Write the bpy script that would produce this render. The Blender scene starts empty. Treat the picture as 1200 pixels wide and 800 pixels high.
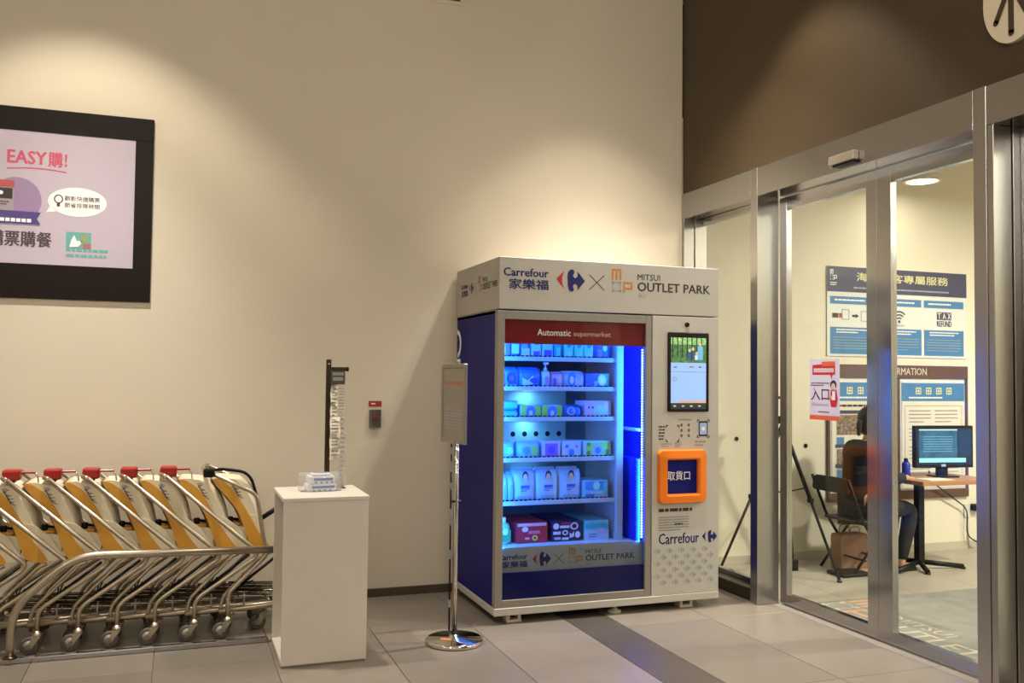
import bpy, bmesh, math, random
from mathutils import Vector, Matrix

random.seed(7)
scn = bpy.context.scene
COL = scn.collection

# ------------------------------------------------------------------ camera
F_PX = 1068.89
YAW, PITCH, ROLL = 0.34917, 0.03954, 0.01064
CAM = Vector((-3.6636, -6.2104, 1.5))
_f = Vector((math.sin(YAW) * math.cos(PITCH), math.cos(YAW) * math.cos(PITCH), math.sin(PITCH)))
_r = Vector((math.cos(YAW), -math.sin(YAW), 0))
_u = _r.cross(_f)
CR = math.cos(ROLL) * _r + math.sin(ROLL) * _u
CU = -math.sin(ROLL) * _r + math.cos(ROLL) * _u
cd = bpy.data.cameras.new('camera')
cd.sensor_width = 36.0
cd.lens = F_PX / 1200 * 36.0
cd.clip_start = 0.05
cam = bpy.data.objects.new('camera', cd)
COL.objects.link(cam)
m = Matrix((CR, CU, -_f)).transposed().to_4x4()
m.translation = CAM
cam.matrix_world = m
scn.camera = cam


def px(x, y, ax, val):
    """point on the plane coordinate[ax] == val seen at photo pixel (x, y)"""
    d = (x - 600) / F_PX * CR - (y - 400) / F_PX * CU + _f
    t = (val - CAM[ax]) / d[ax]
    return CAM + d * t


# ------------------------------------------------------------------ world, exposure
w = bpy.data.worlds.new('world')
scn.world = w
w.use_nodes = True
w.node_tree.nodes['Background'].inputs[0].default_value = (0.9, 0.85, 0.75, 1)
w.node_tree.nodes['Background'].inputs[1].default_value = 0.02
scn.view_settings.view_transform = 'Standard'
scn.view_settings.look = 'None'
scn.view_settings.exposure = 0.0
scn.view_settings.gamma = 1.0
scn.view_settings.use_curve_mapping = False

WARM = (1.0, 0.89, 0.72)
WARM2 = (1.0, 0.945, 0.87)
CEIL = 4.6
# ceiling downlights of the hall: x, y, power, half cone degrees, blend
# (spill cone, then a tighter, stronger beam core from the same fitting)
WALL_SPOTS = [(-4.25, -0.95, 150, 47, 0.4, 560), (-0.84, -1.0, 100, 40.5, 0.4, 680), (-0.64, -1.60, 130, 43, 0.4, 170)]
FILL_LAMPS = [(x, y) for y in (-4.6, -7.4, -10.2) for x in (-7.2, -4.4, -1.6)]  # positions of the unseen globes added as fill
FILL_POWER = 80
VEST_LAMPS = [(2.2, -0.2, 4), (2.6, -2.2, 150), (4.6, -3.2, 150)]  # first lamp is visible; other two are added out of view to brighten


# ------------------------------------------------------------------ materials
def lin(h):
    if isinstance(h, str):
        h = h.lstrip('#')
        c = [int(h[i:i + 2], 16) / 255 for i in (0, 2, 4)]
    else:
        c = h
    return tuple(((v / 12.92) if v <= 0.04045 else ((v + 0.055) / 1.055) ** 2.4) for v in c) + (1.0,)


MATS = {}


def mat(name, col, rough=0.5, metal=0.0, var=0.06, scale=6.0, emit=0.0, bump=0.0, bscale=60.0, spec=0.5, stretch=None):
    if name in MATS:
        return MATS[name]
    ma = bpy.data.materials.new(name)
    ma.use_nodes = True
    nt = ma.node_tree
    b = nt.nodes['Principled BSDF']
    b.inputs['Roughness'].default_value = rough
    b.inputs['Metallic'].default_value = metal
    b.inputs['Specular IOR Level'].default_value = spec
    c = lin(col)
    tc = nt.nodes.new('ShaderNodeTexCoord')
    mp = nt.nodes.new('ShaderNodeMapping')
    nt.links.new(tc.outputs['Object'], mp.inputs[0])
    if stretch:
        mp.inputs['Scale'].default_value = stretch
    nz = nt.nodes.new('ShaderNodeTexNoise')
    nz.inputs['Scale'].default_value = scale
    nz.inputs['Detail'].default_value = 4
    nt.links.new(mp.outputs[0], nz.inputs['Vector'])
    rp = nt.nodes.new('ShaderNodeValToRGB')
    rp.color_ramp.elements[0].position = 0.3
    rp.color_ramp.elements[1].position = 0.7
    rp.color_ramp.elements[0].color = tuple(max(0, v * (1 - var)) for v in c[:3]) + (1,)
    rp.color_ramp.elements[1].color = tuple(min(1, v * (1 + var)) for v in c[:3]) + (1,)
    nt.links.new(nz.outputs['Fac'], rp.inputs[0])
    nt.links.new(rp.outputs[0], b.inputs['Base Color'])
    if emit:
        nt.links.new(rp.outputs[0], b.inputs['Emission Color'])
        b.inputs['Emission Strength'].default_value = emit
    if bump:
        n2 = nt.nodes.new('ShaderNodeTexNoise')
        n2.inputs['Scale'].default_value = bscale
        nt.links.new(mp.outputs[0], n2.inputs['Vector'])
        bp = nt.nodes.new('ShaderNodeBump')
        bp.inputs['Strength'].default_value = bump
        bp.inputs['Distance'].default_value = 0.01
        nt.links.new(n2.outputs['Fac'], bp.inputs['Height'])
        nt.links.new(bp.outputs[0], b.inputs['Normal'])
    MATS[name] = ma
    return ma


def glass_mat(name, tint=(0.95, 0.97, 0.95), rough=0.0, film=0.0, ior=1.5):
    """thin architectural pane: straight-through transmission plus a Fresnel reflection"""
    ma = bpy.data.materials.new(name)
    ma.use_nodes = True
    nt = ma.node_tree
    nt.nodes.remove(nt.nodes['Principled BSDF'])
    out = nt.nodes['Material Output']
    tr = nt.nodes.new('ShaderNodeBsdfTransparent')
    tr.inputs[0].default_value = tint + (1,)
    gl = nt.nodes.new('ShaderNodeBsdfGlossy')
    gl.inputs['Roughness'].default_value = rough
    fr = nt.nodes.new('ShaderNodeFresnel')
    # same reflectance on both faces of the pane (no total internal reflection in a thin sheet)
    ge = nt.nodes.new('ShaderNodeNewGeometry')
    mi = nt.nodes.new('ShaderNodeMix')
    mi.inputs[2].default_value = ior
    mi.inputs[3].default_value = 1.0 / ior
    nt.links.new(ge.outputs['Backfacing'], mi.inputs[0])
    nt.links.new(mi.outputs[0], fr.inputs['IOR'])
    mx = nt.nodes.new('ShaderNodeMixShader')
    nt.links.new(fr.outputs[0], mx.inputs[0])
    nt.links.new(tr.outputs[0], mx.inputs[1])
    nt.links.new(gl.outputs[0], mx.inputs[2])
    last = mx
    if film:
        df = nt.nodes.new('ShaderNodeBsdfDiffuse')
        df.inputs[0].default_value = (0.9, 0.9, 0.88, 1)
        m2 = nt.nodes.new('ShaderNodeMixShader')
        m2.inputs[0].default_value = film
        nt.links.new(mx.outputs[0], m2.inputs[1])
        nt.links.new(df.outputs[0], m2.inputs[2])
        last = m2
    nt.links.new(last.outputs[0], out.inputs[0])
    MATS[name] = ma
    return ma


WALL = mat('cream_paint', '#dcd2be', 0.7, var=0.015, scale=2.5, bump=0.03, bscale=240)
BROWN = mat('brown_paint', '#4a3b27', 0.55, var=0.03, scale=3, bump=0.03, bscale=240)
CEILM = mat('ceiling_paint', '#cfc6b6', 0.8, var=0.02)
VWALL = mat('vestibule_paint', '#dcd5c2', 0.7, var=0.015, scale=3)
TILE = [mat('grey_tile_%d' % i, c, 0.34, var=0.05, scale=5, bump=0.02, bscale=90) for i, c in enumerate(('#80776d', '#7b7268', '#857b70'))]
TILEV = mat('pale_tile', '#a39b8f', 0.4, var=0.05, scale=5, bump=0.02, bscale=90)
TILED = mat('dark_tile', '#524a44', 0.36, var=0.05, scale=5, bump=0.02, bscale=90)
GROUT = mat('grout', '#6f665b', 0.8)
BASEB = mat('baseboard_stone', '#4a3f33', 0.45, var=0.08)
STEEL = mat('brushed_steel', '#b3b2b2', 0.17, 1.0, var=0.05, scale=14, stretch=(40, 40, 0.6))
STEELJ = mat('jamb_steel', '#b4b2ae', 0.28, 1.0, var=0.05, scale=14, stretch=(40, 40, 0.6))
STEELD = mat('dark_steel', '#5d5448', 0.3, 1.0, var=0.05)
CHROME = mat('chrome', '#d5d0c8', 0.08, 1.0, var=0.02)
ZINC = mat('zinc_tube', '#c4b9a6', 0.36, 1.0, var=0.06, scale=20)
RUBBER = mat('rubber', '#2b2723', 0.6)
WHEELG = mat('wheel_grey', '#57524b', 0.5)
BLACK = mat('black_plastic', '#120f0c', 0.4, var=0.1, spec=0.25)
BLACKM = mat('black_metal', '#100e0c', 0.45, var=0.1, spec=0.25)
DARKGAP = mat('dark_recess', '#0c0a08', 0.9)
GLASS = glass_mat('door_glass', (0.95, 0.97, 0.94), ior=1.32)
VGLASS = glass_mat('vending_glass', (0.80, 0.84, 0.87), ior=1.28)
FILM = glass_mat('clear_film', (0.98, 0.98, 0.98), 0.08, film=0.14)
BOTGL = glass_mat('clear_plastic', (0.96, 0.97, 0.98), 0.03, film=0.06)

NAVY = mat('navy_print', '#14145c', 0.45, var=0.04)
NAVYP = mat('navy_panel', '#16186a', 0.5, var=0.03, spec=0.12)
REDP = mat('red_print', '#b3202a', 0.45, var=0.03)
ORANGE_LOGO = mat('orange_print', '#c07a3c', 0.5, var=0.03)
DARKP = mat('dark_print', '#2f2826', 0.5, var=0.03)
GREYP = mat('grey_print', '#8c8a88', 0.5, var=0.03)
LGREYP = mat('light_grey_print', '#979ea2', 0.5, var=0.03)
WHITEP = mat('white_print', '#e9e7e2', 0.5, var=0.02)
CAB = mat('cabinet_grey', '#888279', 0.45, var=0.02, scale=3)
CABW = mat('cabinet_white', '#b8b3ab', 0.4, var=0.02, scale=3)
HEADW = mat('header_white', '#b2ada5', 0.5, var=0.02, scale=3)
SHELFW = mat('shelf_white', '#b9c4d0', 0.45, var=0.02)
BLUEW = mat('blue_liner', '#1526d8', 0.5, var=0.04)
BACKW = mat('cooler_back', '#7c8290', 0.55, var=0.06)


# ------------------------------------------------------------------ mesh helpers
def link(name, me, parent=None, mats=()):
    for a in mats:
        me.materials.append(a)
    o = bpy.data.objects.new(name, me)
    COL.objects.link(o)
    if parent is not None:
        o.parent = parent
    return o


def tag(o, label, cat, group=None):
    o['label'] = label
    o['category'] = cat
    if group:
        o['group'] = group
    return o


def thing(name, label, cat, loc=(0, 0, 0), rz=0.0, group=None):
    o = bpy.data.objects.new(name, None)
    o.empty_display_size = 0.1
    COL.objects.link(o)
    o.location = loc
    o.rotation_euler = (0, 0, rz)
    return tag(o, label, cat, group)


def struct(o, label=None):
    o['kind'] = 'structure'
    if label:
        o['label'] = label
    return o


def bm_obj(name, bm, mts, parent=None, smooth=False):
    me = bpy.data.meshes.new(name)
    if smooth:
        for f in bm.faces:
            f.smooth = True
    bmesh.ops.recalc_face_normals(bm, faces=bm.faces)
    bm.to_mesh(me)
    bm.free()
    if not isinstance(mts, (list, tuple)):
        mts = [mts]
    return link(name, me, parent, mts)


def bx(bm, x0, x1, y0, y1, z0, z1, bev=0.0, seg=1, mi=0):
    r = bmesh.ops.create_cube(bm, size=1.0)
    vs = r['verts']
    for v in vs:
        v.co = Vector(((x0 + x1) / 2 + v.co.x * (x1 - x0), (y0 + y1) / 2 + v.co.y * (y1 - y0), (z0 + z1) / 2 + v.co.z * (z1 - z0)))
    fs = set(f for v in vs for f in v.link_faces)
    for f in fs:
        f.material_index = mi
    if bev:
        es = list(set(e for v in vs for e in v.link_edges))
        bmesh.ops.bevel(bm, geom=es, offset=bev, segments=seg, affect='EDGES', profile=0.5)
    return vs


def box(name, x0, x1, y0, y1, z0, z1, ma, parent=None, bev=0.0, seg=1):
    bm = bmesh.new()
    bx(bm, min(x0, x1), max(x0, x1), min(y0, y1), max(y0, y1), min(z0, z1), max(z0, z1), bev, seg)
    return bm_obj(name, bm, ma, parent)


def fillet(pts, rad, n=5):
    pts = [Vector(p) for p in pts]
    if len(pts) < 3 or rad <= 0:
        return pts
    out = [pts[0]]
    for i in range(1, len(pts) - 1):
        p, a, b = pts[i], pts[i - 1], pts[i + 1]
        da, db = (a - p), (b - p)
        la, lb = da.length, db.length
        r = min(rad, la * 0.48, lb * 0.48)
        s, e = p + da.normalized() * r, p + db.normalized() * r
        for k in range(n + 1):
            t = k / n
            out.append((1 - t) ** 2 * s + 2 * t * (1 - t) * p + t * t * e)
    out.append(pts[-1])
    return out


def tube(bm, pts, r, seg=8, rad=0.0, cap=True, mi=0, n=5):
    pts = fillet(pts, rad, n)
    rings = []
    up = Vector((0, 0, 1))
    prev = None
    for i, p in enumerate(pts):
        if i == 0:
            d = pts[1] - p
        elif i == len(pts) - 1:
            d = p - pts[i - 1]
        else:
            d = (pts[i + 1] - p).normalized() + (p - pts[i - 1]).normalized()
        d.normalize()
        if prev is None:
            a = d.cross(up)
            if a.length < 1e-3:
                a = d.cross(Vector((0, 1, 0)))
        else:
            a = prev - d * prev.dot(d)
        a.normalize()
        prev = a
        b = d.cross(a)
        rr = r[i] if isinstance(r, (list, tuple)) and len(r) == len(pts) else (r if not isinstance(r, (list, tuple)) else r[0])
        rings.append([bm.verts.new(p + rr * (math.cos(2 * math.pi * k / seg) * a + math.sin(2 * math.pi * k / seg) * b)) for k in range(seg)])
    for i in range(len(rings) - 1):
        for k in range(seg):
            f = bm.faces.new((rings[i][k], rings[i][(k + 1) % seg], rings[i + 1][(k + 1) % seg], rings[i + 1][k]))
            f.smooth = True
            f.material_index = mi
    if cap:
        for rg in (rings[0][::-1], rings[-1]):
            bm.faces.new(rg).material_index = mi


def tube_obj(name, pts, r, ma, parent=None, seg=8, rad=0.0, n=5):
    bm = bmesh.new()
    tube(bm, pts, r, seg, rad, n=n)
    return bm_obj(name, bm, ma, parent)


def lathe(bm, prof, seg=24, c=(0, 0, 0), axis='z', mi=0, smooth=True):
    """prof: list of (radius, height)"""
    c = Vector(c)
    rings = []
    for r, h in prof:
        ring = []
        for k in range(seg):
            a = 2 * math.pi * k / seg
            p = (r * math.cos(a), r * math.sin(a), h)
            if axis == 'y':
                p = (p[0], p[2], p[1])
            elif axis == 'x':
                p = (p[2], p[0], p[1])
            ring.append(bm.verts.new(c + Vector(p)))
        rings.append(ring)
    for i in range(len(rings) - 1):
        for k in range(seg):
            f = bm.faces.new((rings[i][k], rings[i][(k + 1) % seg], rings[i + 1][(k + 1) % seg], rings[i + 1][k]))
            f.smooth = smooth
            f.material_index = mi
    for rg in (rings[0], rings[-1]):
        f = bm.faces.new(rg)
        f.material_index = mi


def lathe_obj(name, prof, ma, parent=None, seg=24, c=(0, 0, 0), axis='z'):
    bm = bmesh.new()
    lathe(bm, prof, seg, c, axis)
    return bm_obj(name, bm, ma, parent)


def prism(bm, pts, a0, a1, axis='y', mi=0):
    """outline pts (u, v) extruded between a0 and a1 along axis; for axis y: u = x, v = z"""
    def P(u, v, a):
        return (u, a, v) if axis == 'y' else ((a, u, v) if axis == 'x' else (u, v, a))
    A = [bm.verts.new(P(u, v, a0)) for u, v in pts]
    B = [bm.verts.new(P(u, v, a1)) for u, v in pts]
    fs = [bm.faces.new(A), bm.faces.new(B[::-1])]
    n = len(pts)
    for i in range(n):
        fs.append(bm.faces.new((A[i], A[(i + 1) % n], B[(i + 1) % n], B[i])))
    for f in fs:
        f.material_index = mi
    return A + B


def prism_obj(name, pts, a0, a1, ma, parent=None, axis='y', bev=0.0, seg=2):
    bm = bmesh.new()
    prism(bm, pts, a0, a1, axis)
    if bev:
        es = [e for e in bm.edges if len(e.link_faces) == 2 and e.calc_face_angle(0) > 0.6]
        bmesh.ops.bevel(bm, geom=es, offset=bev, segments=seg, affect='EDGES', profile=0.5)
    return bm_obj(name, bm, ma, parent)


def smooth_closed(pts, n=4):
    """Catmull-Rom through closed outline"""
    out = []
    N = len(pts)
    P = [Vector((a, b)) for a, b in pts]
    for i in range(N):
        p0, p1, p2, p3 = P[i - 1], P[i], P[(i + 1) % N], P[(i + 2) % N]
        for k in range(n):
            t = k / n
            q = 0.5 * ((2 * p1) + (p2 - p0) * t + (2 * p0 - 5 * p1 + 4 * p2 - p3) * t * t + (3 * p1 - p0 - 3 * p2 + p3) * t ** 3)
            out.append((q.x, q.y))
    return out


# ------------------------------------------------------------------ flat print
_txt = {}


def text_mesh(s, bold):
    k = (s, bold)
    if k in _txt:
        return _txt[k]
    c = bpy.data.curves.new('t', 'FONT')
    c.body = s
    c.resolution_u = 2
    c.offset = bold
    o = bpy.data.objects.new('t', c)
    COL.objects.link(o)
    bpy.context.view_layer.update()
    me = bpy.data.meshes.new_from_object(o.evaluated_get(bpy.context.evaluated_depsgraph_get()))
    vs = [(v.co.x, v.co.y) for v in me.vertices]
    fs = [tuple(p.vertices) for p in me.polygons]
    bpy.data.objects.remove(o)
    bpy.data.curves.remove(c)
    bpy.data.meshes.remove(me)
    _txt[k] = (vs, fs)
    return _txt[k]


class Print:
    """flat marks on a plane: origin O, axes U and V, normal N; one mesh, one material slot per colour"""

    def __init__(s, O, U, V, N, lift=0.0012):
        s.O, s.U, s.V, s.N = Vector(O), Vector(U), Vector(V), Vector(N)
        s.v, s.f, s.mi, s.m, s.lift = [], [], [], [], lift

    def _mi(s, ma):
        if ma not in s.m:
            s.m.append(ma)
        return s.m.index(ma)

    def _p(s, u, v, layer):
        return s.O + s.U * u + s.V * v + s.N * (s.lift * (1 + layer * 0.6))

    def poly(s, pts, ma, layer=0):
        b = len(s.v)
        s.v += [s._p(u, v, layer) for u, v in pts]
        s.f.append(tuple(range(b, b + len(pts))))
        s.mi.append(s._mi(ma))
        return s

    def rect(s, u0, v0, u1, v1, ma, layer=0):
        return s.poly([(u0, v0), (u1, v0), (u1, v1), (u0, v1)], ma, layer)

    def ell(s, cu, cv, ru, rv, ma, layer=0, n=28):
        return s.poly([(cu + ru * math.cos(2 * math.pi * k / n), cv + rv * math.sin(2 * math.pi * k / n)) for k in range(n)], ma, layer)

    def ring(s, cu, cv, ru, rv, wd, ma, layer=0, n=28, a0=0.0, a1=2 * math.pi):
        for k in range(n):
            a, b = a0 + (a1 - a0) * k / n, a0 + (a1 - a0) * (k + 1) / n
            s.poly([(cu + ru * math.cos(a), cv + rv * math.sin(a)), (cu + ru * math.cos(b), cv + rv * math.sin(b)),
                    (cu + (ru - wd) * math.cos(b), cv + (rv - wd) * math.sin(b)), (cu + (ru - wd) * math.cos(a), cv + (rv - wd) * math.sin(a))], ma, layer)
        return s

    def line(s, u0, v0, u1, v1, wd, ma, layer=0):
        d = Vector((u1 - u0, v1 - v0)).normalized()
        n = Vector((-d.y, d.x)) * wd / 2
        return s.poly([(u0 + n.x, v0 + n.y), (u0 - n.x, v0 - n.y), (u1 - n.x, v1 - n.y), (u1 + n.x, v1 + n.y)], ma, layer)

    def frame(s, u0, v0, u1, v1, wd, ma, layer=0):
        s.rect(u0, v0, u1, v0 + wd, ma, layer).rect(u0, v1 - wd, u1, v1, ma, layer)
        return s.rect(u0, v0 + wd, u0 + wd, v1 - wd, ma, layer).rect(u1 - wd, v0 + wd, u1, v1 - wd, ma, layer)

    def text(s, t, u0, v0, u1, v1, ma, layer=0, bold=0.0):
        if bold:
            # heavy strokes: overprint with small shifts (outline offset would clog the counters)
            d = bold * (0.55 if any(ord(c) > 0x2e80 for c in t) else 1.3) * (v1 - v0)
            for k, (a, b) in enumerate(((-1, 0), (1, 0), (0, 0.6), (0, -0.6))):
                s.text(t, u0 + d * (1 + a), v0 + d * b, u1 - d * (1 - a), v1 + d * b, ma, layer + 0.15 * k)
            return s
        vs, fs = text_mesh(t, bold)
        xs, ys = [a for a, _ in vs], [b for _, b in vs]
        x0, x1, y0, y1 = min(xs), max(xs), min(ys), max(ys)
        b = len(s.v)
        s.v += [s._p(u0 + (x - x0) / (x1 - x0) * (u1 - u0), v0 + (y - y0) / (y1 - y0) * (v1 - v0), layer) for x, y in vs]
        k = s._mi(ma)
        for f in fs:
            s.f.append(tuple(b + i for i in f))
            s.mi.append(k)
        return s

    def small(s, u0, v0, u1, v1, rows, ma, layer=0, fill=0.45, seed=1):
        """rows of print too small to read: broken strokes"""
        rnd = random.Random(seed)
        h = (v1 - v0) / rows
        for r in range(rows):
            yb = v1 - (r + 0.5 + fill / 2) * h
            x = u0
            end = u0 + (u1 - u0) * (1.0 if r < rows - 1 else rnd.uniform(0.6, 1.0))
            while x < end - h * 0.3:
                L = min(rnd.uniform(1.0, 3.2) * h * fill, end - x)
                s.rect(x, yb, x + L, yb + h * fill, ma, layer)
                x += L + h * fill * 0.35
        return s

    def build(s, name, parent=None):
        me = bpy.data.meshes.new(name)
        me.from_pydata([tuple(v) for v in s.v], [], s.f)
        for a in s.m:
            me.materials.append(a)
        for p, i in zip(me.polygons, s.mi):
            p.material_index = i
        me.update()
        o = bpy.data.objects.new(name, me)
        COL.objects.link(o)
        if parent is not None:
            o.parent = parent
        return o


def front_print(y, **k):   # plane facing -y; u = x, v = z
    return Print((0, y, 0), (1, 0, 0), (0, 0, 1), (0, -1, 0), **k)


def side_print(x, **k):    # plane facing -x; u = -y, v = z
    return Print((x, 0, 0), (0, -1, 0), (0, 0, 1), (-1, 0, 0), **k)


LOGO_BLUE = [(735, 240), (732, 190), (740, 150), (760, 128), (790, 120), (808, 135), (812, 155), (805, 168), (796, 185), (805, 205), (825, 212),
             (843, 200), (850, 180), (846, 140), (880, 175), (935, 240), (880, 300), (846, 345), (850, 300), (843, 285), (825, 275), (805, 280),
             (796, 300), (805, 320), (808, 338), (795, 352), (770, 355), (750, 340), (738, 300)]
LOGO_RED = [(605, 228), (650, 185), (703, 133), (684, 170), (673, 210), (671, 240), (679, 290), (707, 337), (655, 285)]


def arrow_logo(P, cu, cv, w, ma1, ma2, layer=0):
    k = w / 330.0
    P.poly([(cu + (a - 770) * k, cv - (b - 238) * k) for a, b in LOGO_BLUE[::-1]], ma1, layer)
    P.poly([(cu + (a - 770) * k, cv - (b - 238) * k) for a, b in LOGO_RED[::-1]], ma2, layer)


def block_logo(P, u0, v0, w, h, ma, ma2, layer=0):
    """three square letters m / o p in a stepped block; (u0, v0) is the lower left corner"""
    k, g = w * 0.46, h * 0.46
    t = k * 0.2
    # m
    a, b = u0, v0 + h - g
    P.rect(a, b + g - t, a + k, b + g, ma, layer)
    for q in (0, (k - t) / 2, k - t):
        P.rect(a + q, b, a + q + t, b + g - t, ma, layer)
    # p
    a, b = u0 + w - k, v0
    P.rect(a, b, a + t, b + g, ma, layer).rect(a + t, b + g - t, a + k, b + g, ma, layer)
    P.rect(a + k - t, b + g * 0.28, a + k, b + g - t, ma, layer).rect(a + t, b + g * 0.28, a + k - t, b + g * 0.28 + t, ma, layer)
    # o as four corner ticks round an open ring
    a, b = u0, v0
    for sx in (0, 1):
        for sy in (0, 1):
            cx, cy = a + sx * k, b + sy * g
            P.rect(min(cx, cx + (t if sx == 0 else -t)), min(cy, cy + (t if sy == 0 else -t)), max(cx, cx + (t if sx == 0 else -t)), max(cy, cy + (t if sy == 0 else -t)), ma2, layer)
    P.ring(a + k / 2, b + g / 2, k * 0.46, g * 0.46, t * 0.25, ma2, layer, n=20)


def banner(mk, u0, u1, v0, v1, parent, layer=0):
    """the shop banner: name, arrow emblem, cross, block emblem, outlet name, inside u0..u1 x v0..v1"""
    W, H = u1 - u0, v1 - v0
    P = mk()

    def X(t): return u0 + t * W
    def Y(t): return v0 + t * H
    P.text('Carrefour', X(0.0), Y(0.56), X(0.205), Y(0.84), NAVY, layer, bold=0.03)
    P.text('家樂福', X(0.025), Y(0.12), X(0.205), Y(0.47), NAVY, layer, bold=0.06)
    P.build('shop_lettering', parent)
    P = mk()
    arrow_logo(P, X(0.307), Y(0.5), W * 0.135, NAVY, REDP, layer)
    P.build('arrow_emblem', parent)
    P = mk()
    P.line(X(0.395), Y(0.2), X(0.467), Y(0.74), W * 0.0035, DARKP, layer)
    P.line(X(0.395), Y(0.74), X(0.467), Y(0.2), W * 0.0035, DARKP, layer)
    P.build('cross_mark', parent)
    P = mk()
    block_logo(P, X(0.503), Y(0.16), W * 0.102, H * 0.84, ORANGE_LOGO, GREYP, layer)
    P.build('block_emblem', parent)
    P = mk()
    P.text('MITSUI', X(0.629), Y(0.64), X(0.742), Y(0.86), DARKP, layer, bold=0.004)
    P.text('OUTLET PARK', X(0.629), Y(0.24), X(1.0), Y(0.56), DARKP, layer, bold=0.024)
    P.text('林口', X(0.632), Y(0.02), X(0.67), Y(0.14), GREYP, layer)
    P.build('outlet_lettering', parent)


# ================================================================== SETTING
XL, YF = -8.6, -12.0
floor = struct(box('floor', XL, 7.2, YF, 0.35, -0.12, -0.006, GROUT), 'grey tiled floor')
TX, TY = 0.595, 1.2
gap = 0.002


def tile_mesh(w, d, ma):
    bm = bmesh.new()
    bx(bm, -w / 2 + gap, w / 2 - gap, -d / 2 + gap, d / 2 - gap, -0.006, 0.0, 0.001)
    me = bpy.data.meshes.new('tile')
    bm.to_mesh(me)
    bm.free()
    me.materials.append(ma)
    return me


tiles = {}
xs = []
x = -1.375
while x > XL:
    xs.append((max(x - TX, XL), x, False))
    x -= TX
xs.append((-1.375, -1.085, True))
x = -1.085
while x < 7.2:
    xs.append((x, min(x + TX, 7.2), False))
    x += TX
rnd = random.Random(3)
for (a, b, dark) in xs:
    y = 0.0
    while y > YF:
        y0 = max(y - TY, YF)
        k = (round(b - a, 3), round(y - y0, 3), 9 if dark else (8 if a > 0.0 else rnd.randrange(3)))
        if k not in tiles:
            tiles[k] = tile_mesh(b - a, y - y0, TILED if dark else (TILEV if k[2] == 8 else TILE[k[2]]))
        o = link('tile', tiles[k], floor)
        o.location = ((a + b) / 2, (y + y0) / 2, 0)
        y -= TY
box('edge_tile', 0.05, 7.2, 0.002, 0.2, -0.006, 0.0, TILEV, floor)

wall_back = struct(box('wall_back', XL, 0.0, 0.0, 0.3, 0, CEIL, WALL), 'cream painted wall')
struct(box('baseboard_back', XL, -0.01, -0.012, 0.0, 0.0, 0.056, BASEB), 'dark stone baseboard')
ZB, ZBB = 2.944, 2.7485
struct(box('wall_right', 0.012, 0.28, YF, 0.0, ZB - 0.004, CEIL, BROWN), 'dark brown painted wall above the doors')
struct(box('wall_right_lower', 0.012, 0.28, YF, -4.35, 0.0, ZB - 0.004, BROWN), 'dark brown painted wall beside the doors')
struct(box('wall_left', XL - 0.2, XL, YF, 0.0, 0, CEIL, WALL))
struct(box('wall_front', XL, 0.28, YF - 0.2, YF, 0, CEIL, WALL))
struct(box('ceiling', XL, 0.28, YF, 0.3, CEIL, CEIL + 0.15, CEILM))
# vestibule beyond the glass
VC = 3.62
struct(box('wall_vestibule_back', 0.0, 7.2, 0.2, 0.35, 0, VC, VWALL), 'cream wall behind the sliding doors')
struct(box('wall_vestibule_right', 7.0, 7.2, -10.0, 0.2, 0, VC, VWALL))
struct(box('wall_vestibule_front', 0.28, 7.0, -10.2, -10.0, 0, VC, VWALL))
struct(box('ceiling_vestibule', 0.28, 7.2, -10.0, 0.35, VC, VC + 0.1, VWALL))
struct(box('baseboard_vestibule', 0.0, 7.0, 0.188, 0.2, 0.0, 0.07, mat('vest_base', '#b9b2a2', 0.5)))

# ------------------------------------------------------------------ door wall
beams = [('trim_1', -0.004, -0.92), ('trim_2', -1.0, -2.79), ('trim_3', -2.868, -4.27)]
for n, a, b in beams:
    t = struct(box(n, -0.004, 0.26, b, a, ZBB, ZB, STEEL, bev=0.002), 'brushed steel door header beam')
posts = [('trim_4', -0.92, -1.0), ('trim_5', -2.79, -2.868), ('trim_6', -4.27, -4.35)]
for n, a, b in posts:
    t = struct(box(n, -0.006, 0.165, b, a, 0.0, ZB + 0.001, STEELJ, bev=0.002), 'brushed steel door post')
struct(box('trim_7', 0.0, 0.09, -0.035, -0.001, 0.0, ZBB, STEELJ, bev=0.002), 'brushed steel corner jamb')
struct(box('trim_8', 0.097, 0.2, -0.04, -0.001, 0.0, ZBB, STEELJ, bev=0.002), 'brushed steel inner corner jamb')
struct(box('trim_9', 0.02, 0.2, -0.92, -0.04, 0.0, 0.085, STEELD, bev=0.004), 'dark steel sill under the fixed pane')


def glazed(name, y0, y1, z0, z1, st0, st1, top, bot, xg=0.19, label=None):
    """glazed leaf between y0 (far) and y1 (near)"""
    o = bpy.data.objects.new(name, None)
    COL.objects.link(o)
    struct(o, label)
    x0, x1 = xg - 0.022, xg + 0.022
    if st0:
        box('stile', x0, x1, y0 - st0, y0, z0, z1, STEEL, o, 0.0015)
    if st1:
        box('stile', x0, x1, y1, y1 + st1, z0, z1, STEEL, o, 0.0015)
    box('top_rail', x0, x1, y1 + st1, y0 - st0, z1 - top, z1, STEEL, o, 0.0015)
    box('bottom_rail', x0, x1, y1 + st1, y0 - st0, z0, z0 + bot, STEEL, o, 0.0015)
    box('glass_pane', xg - 0.005, xg + 0.005, y1 + st1 - 0.004, y0 - st0 + 0.004, z0 + bot - 0.004, z1 - top + 0.004, GLASS, o)
    return o


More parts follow.
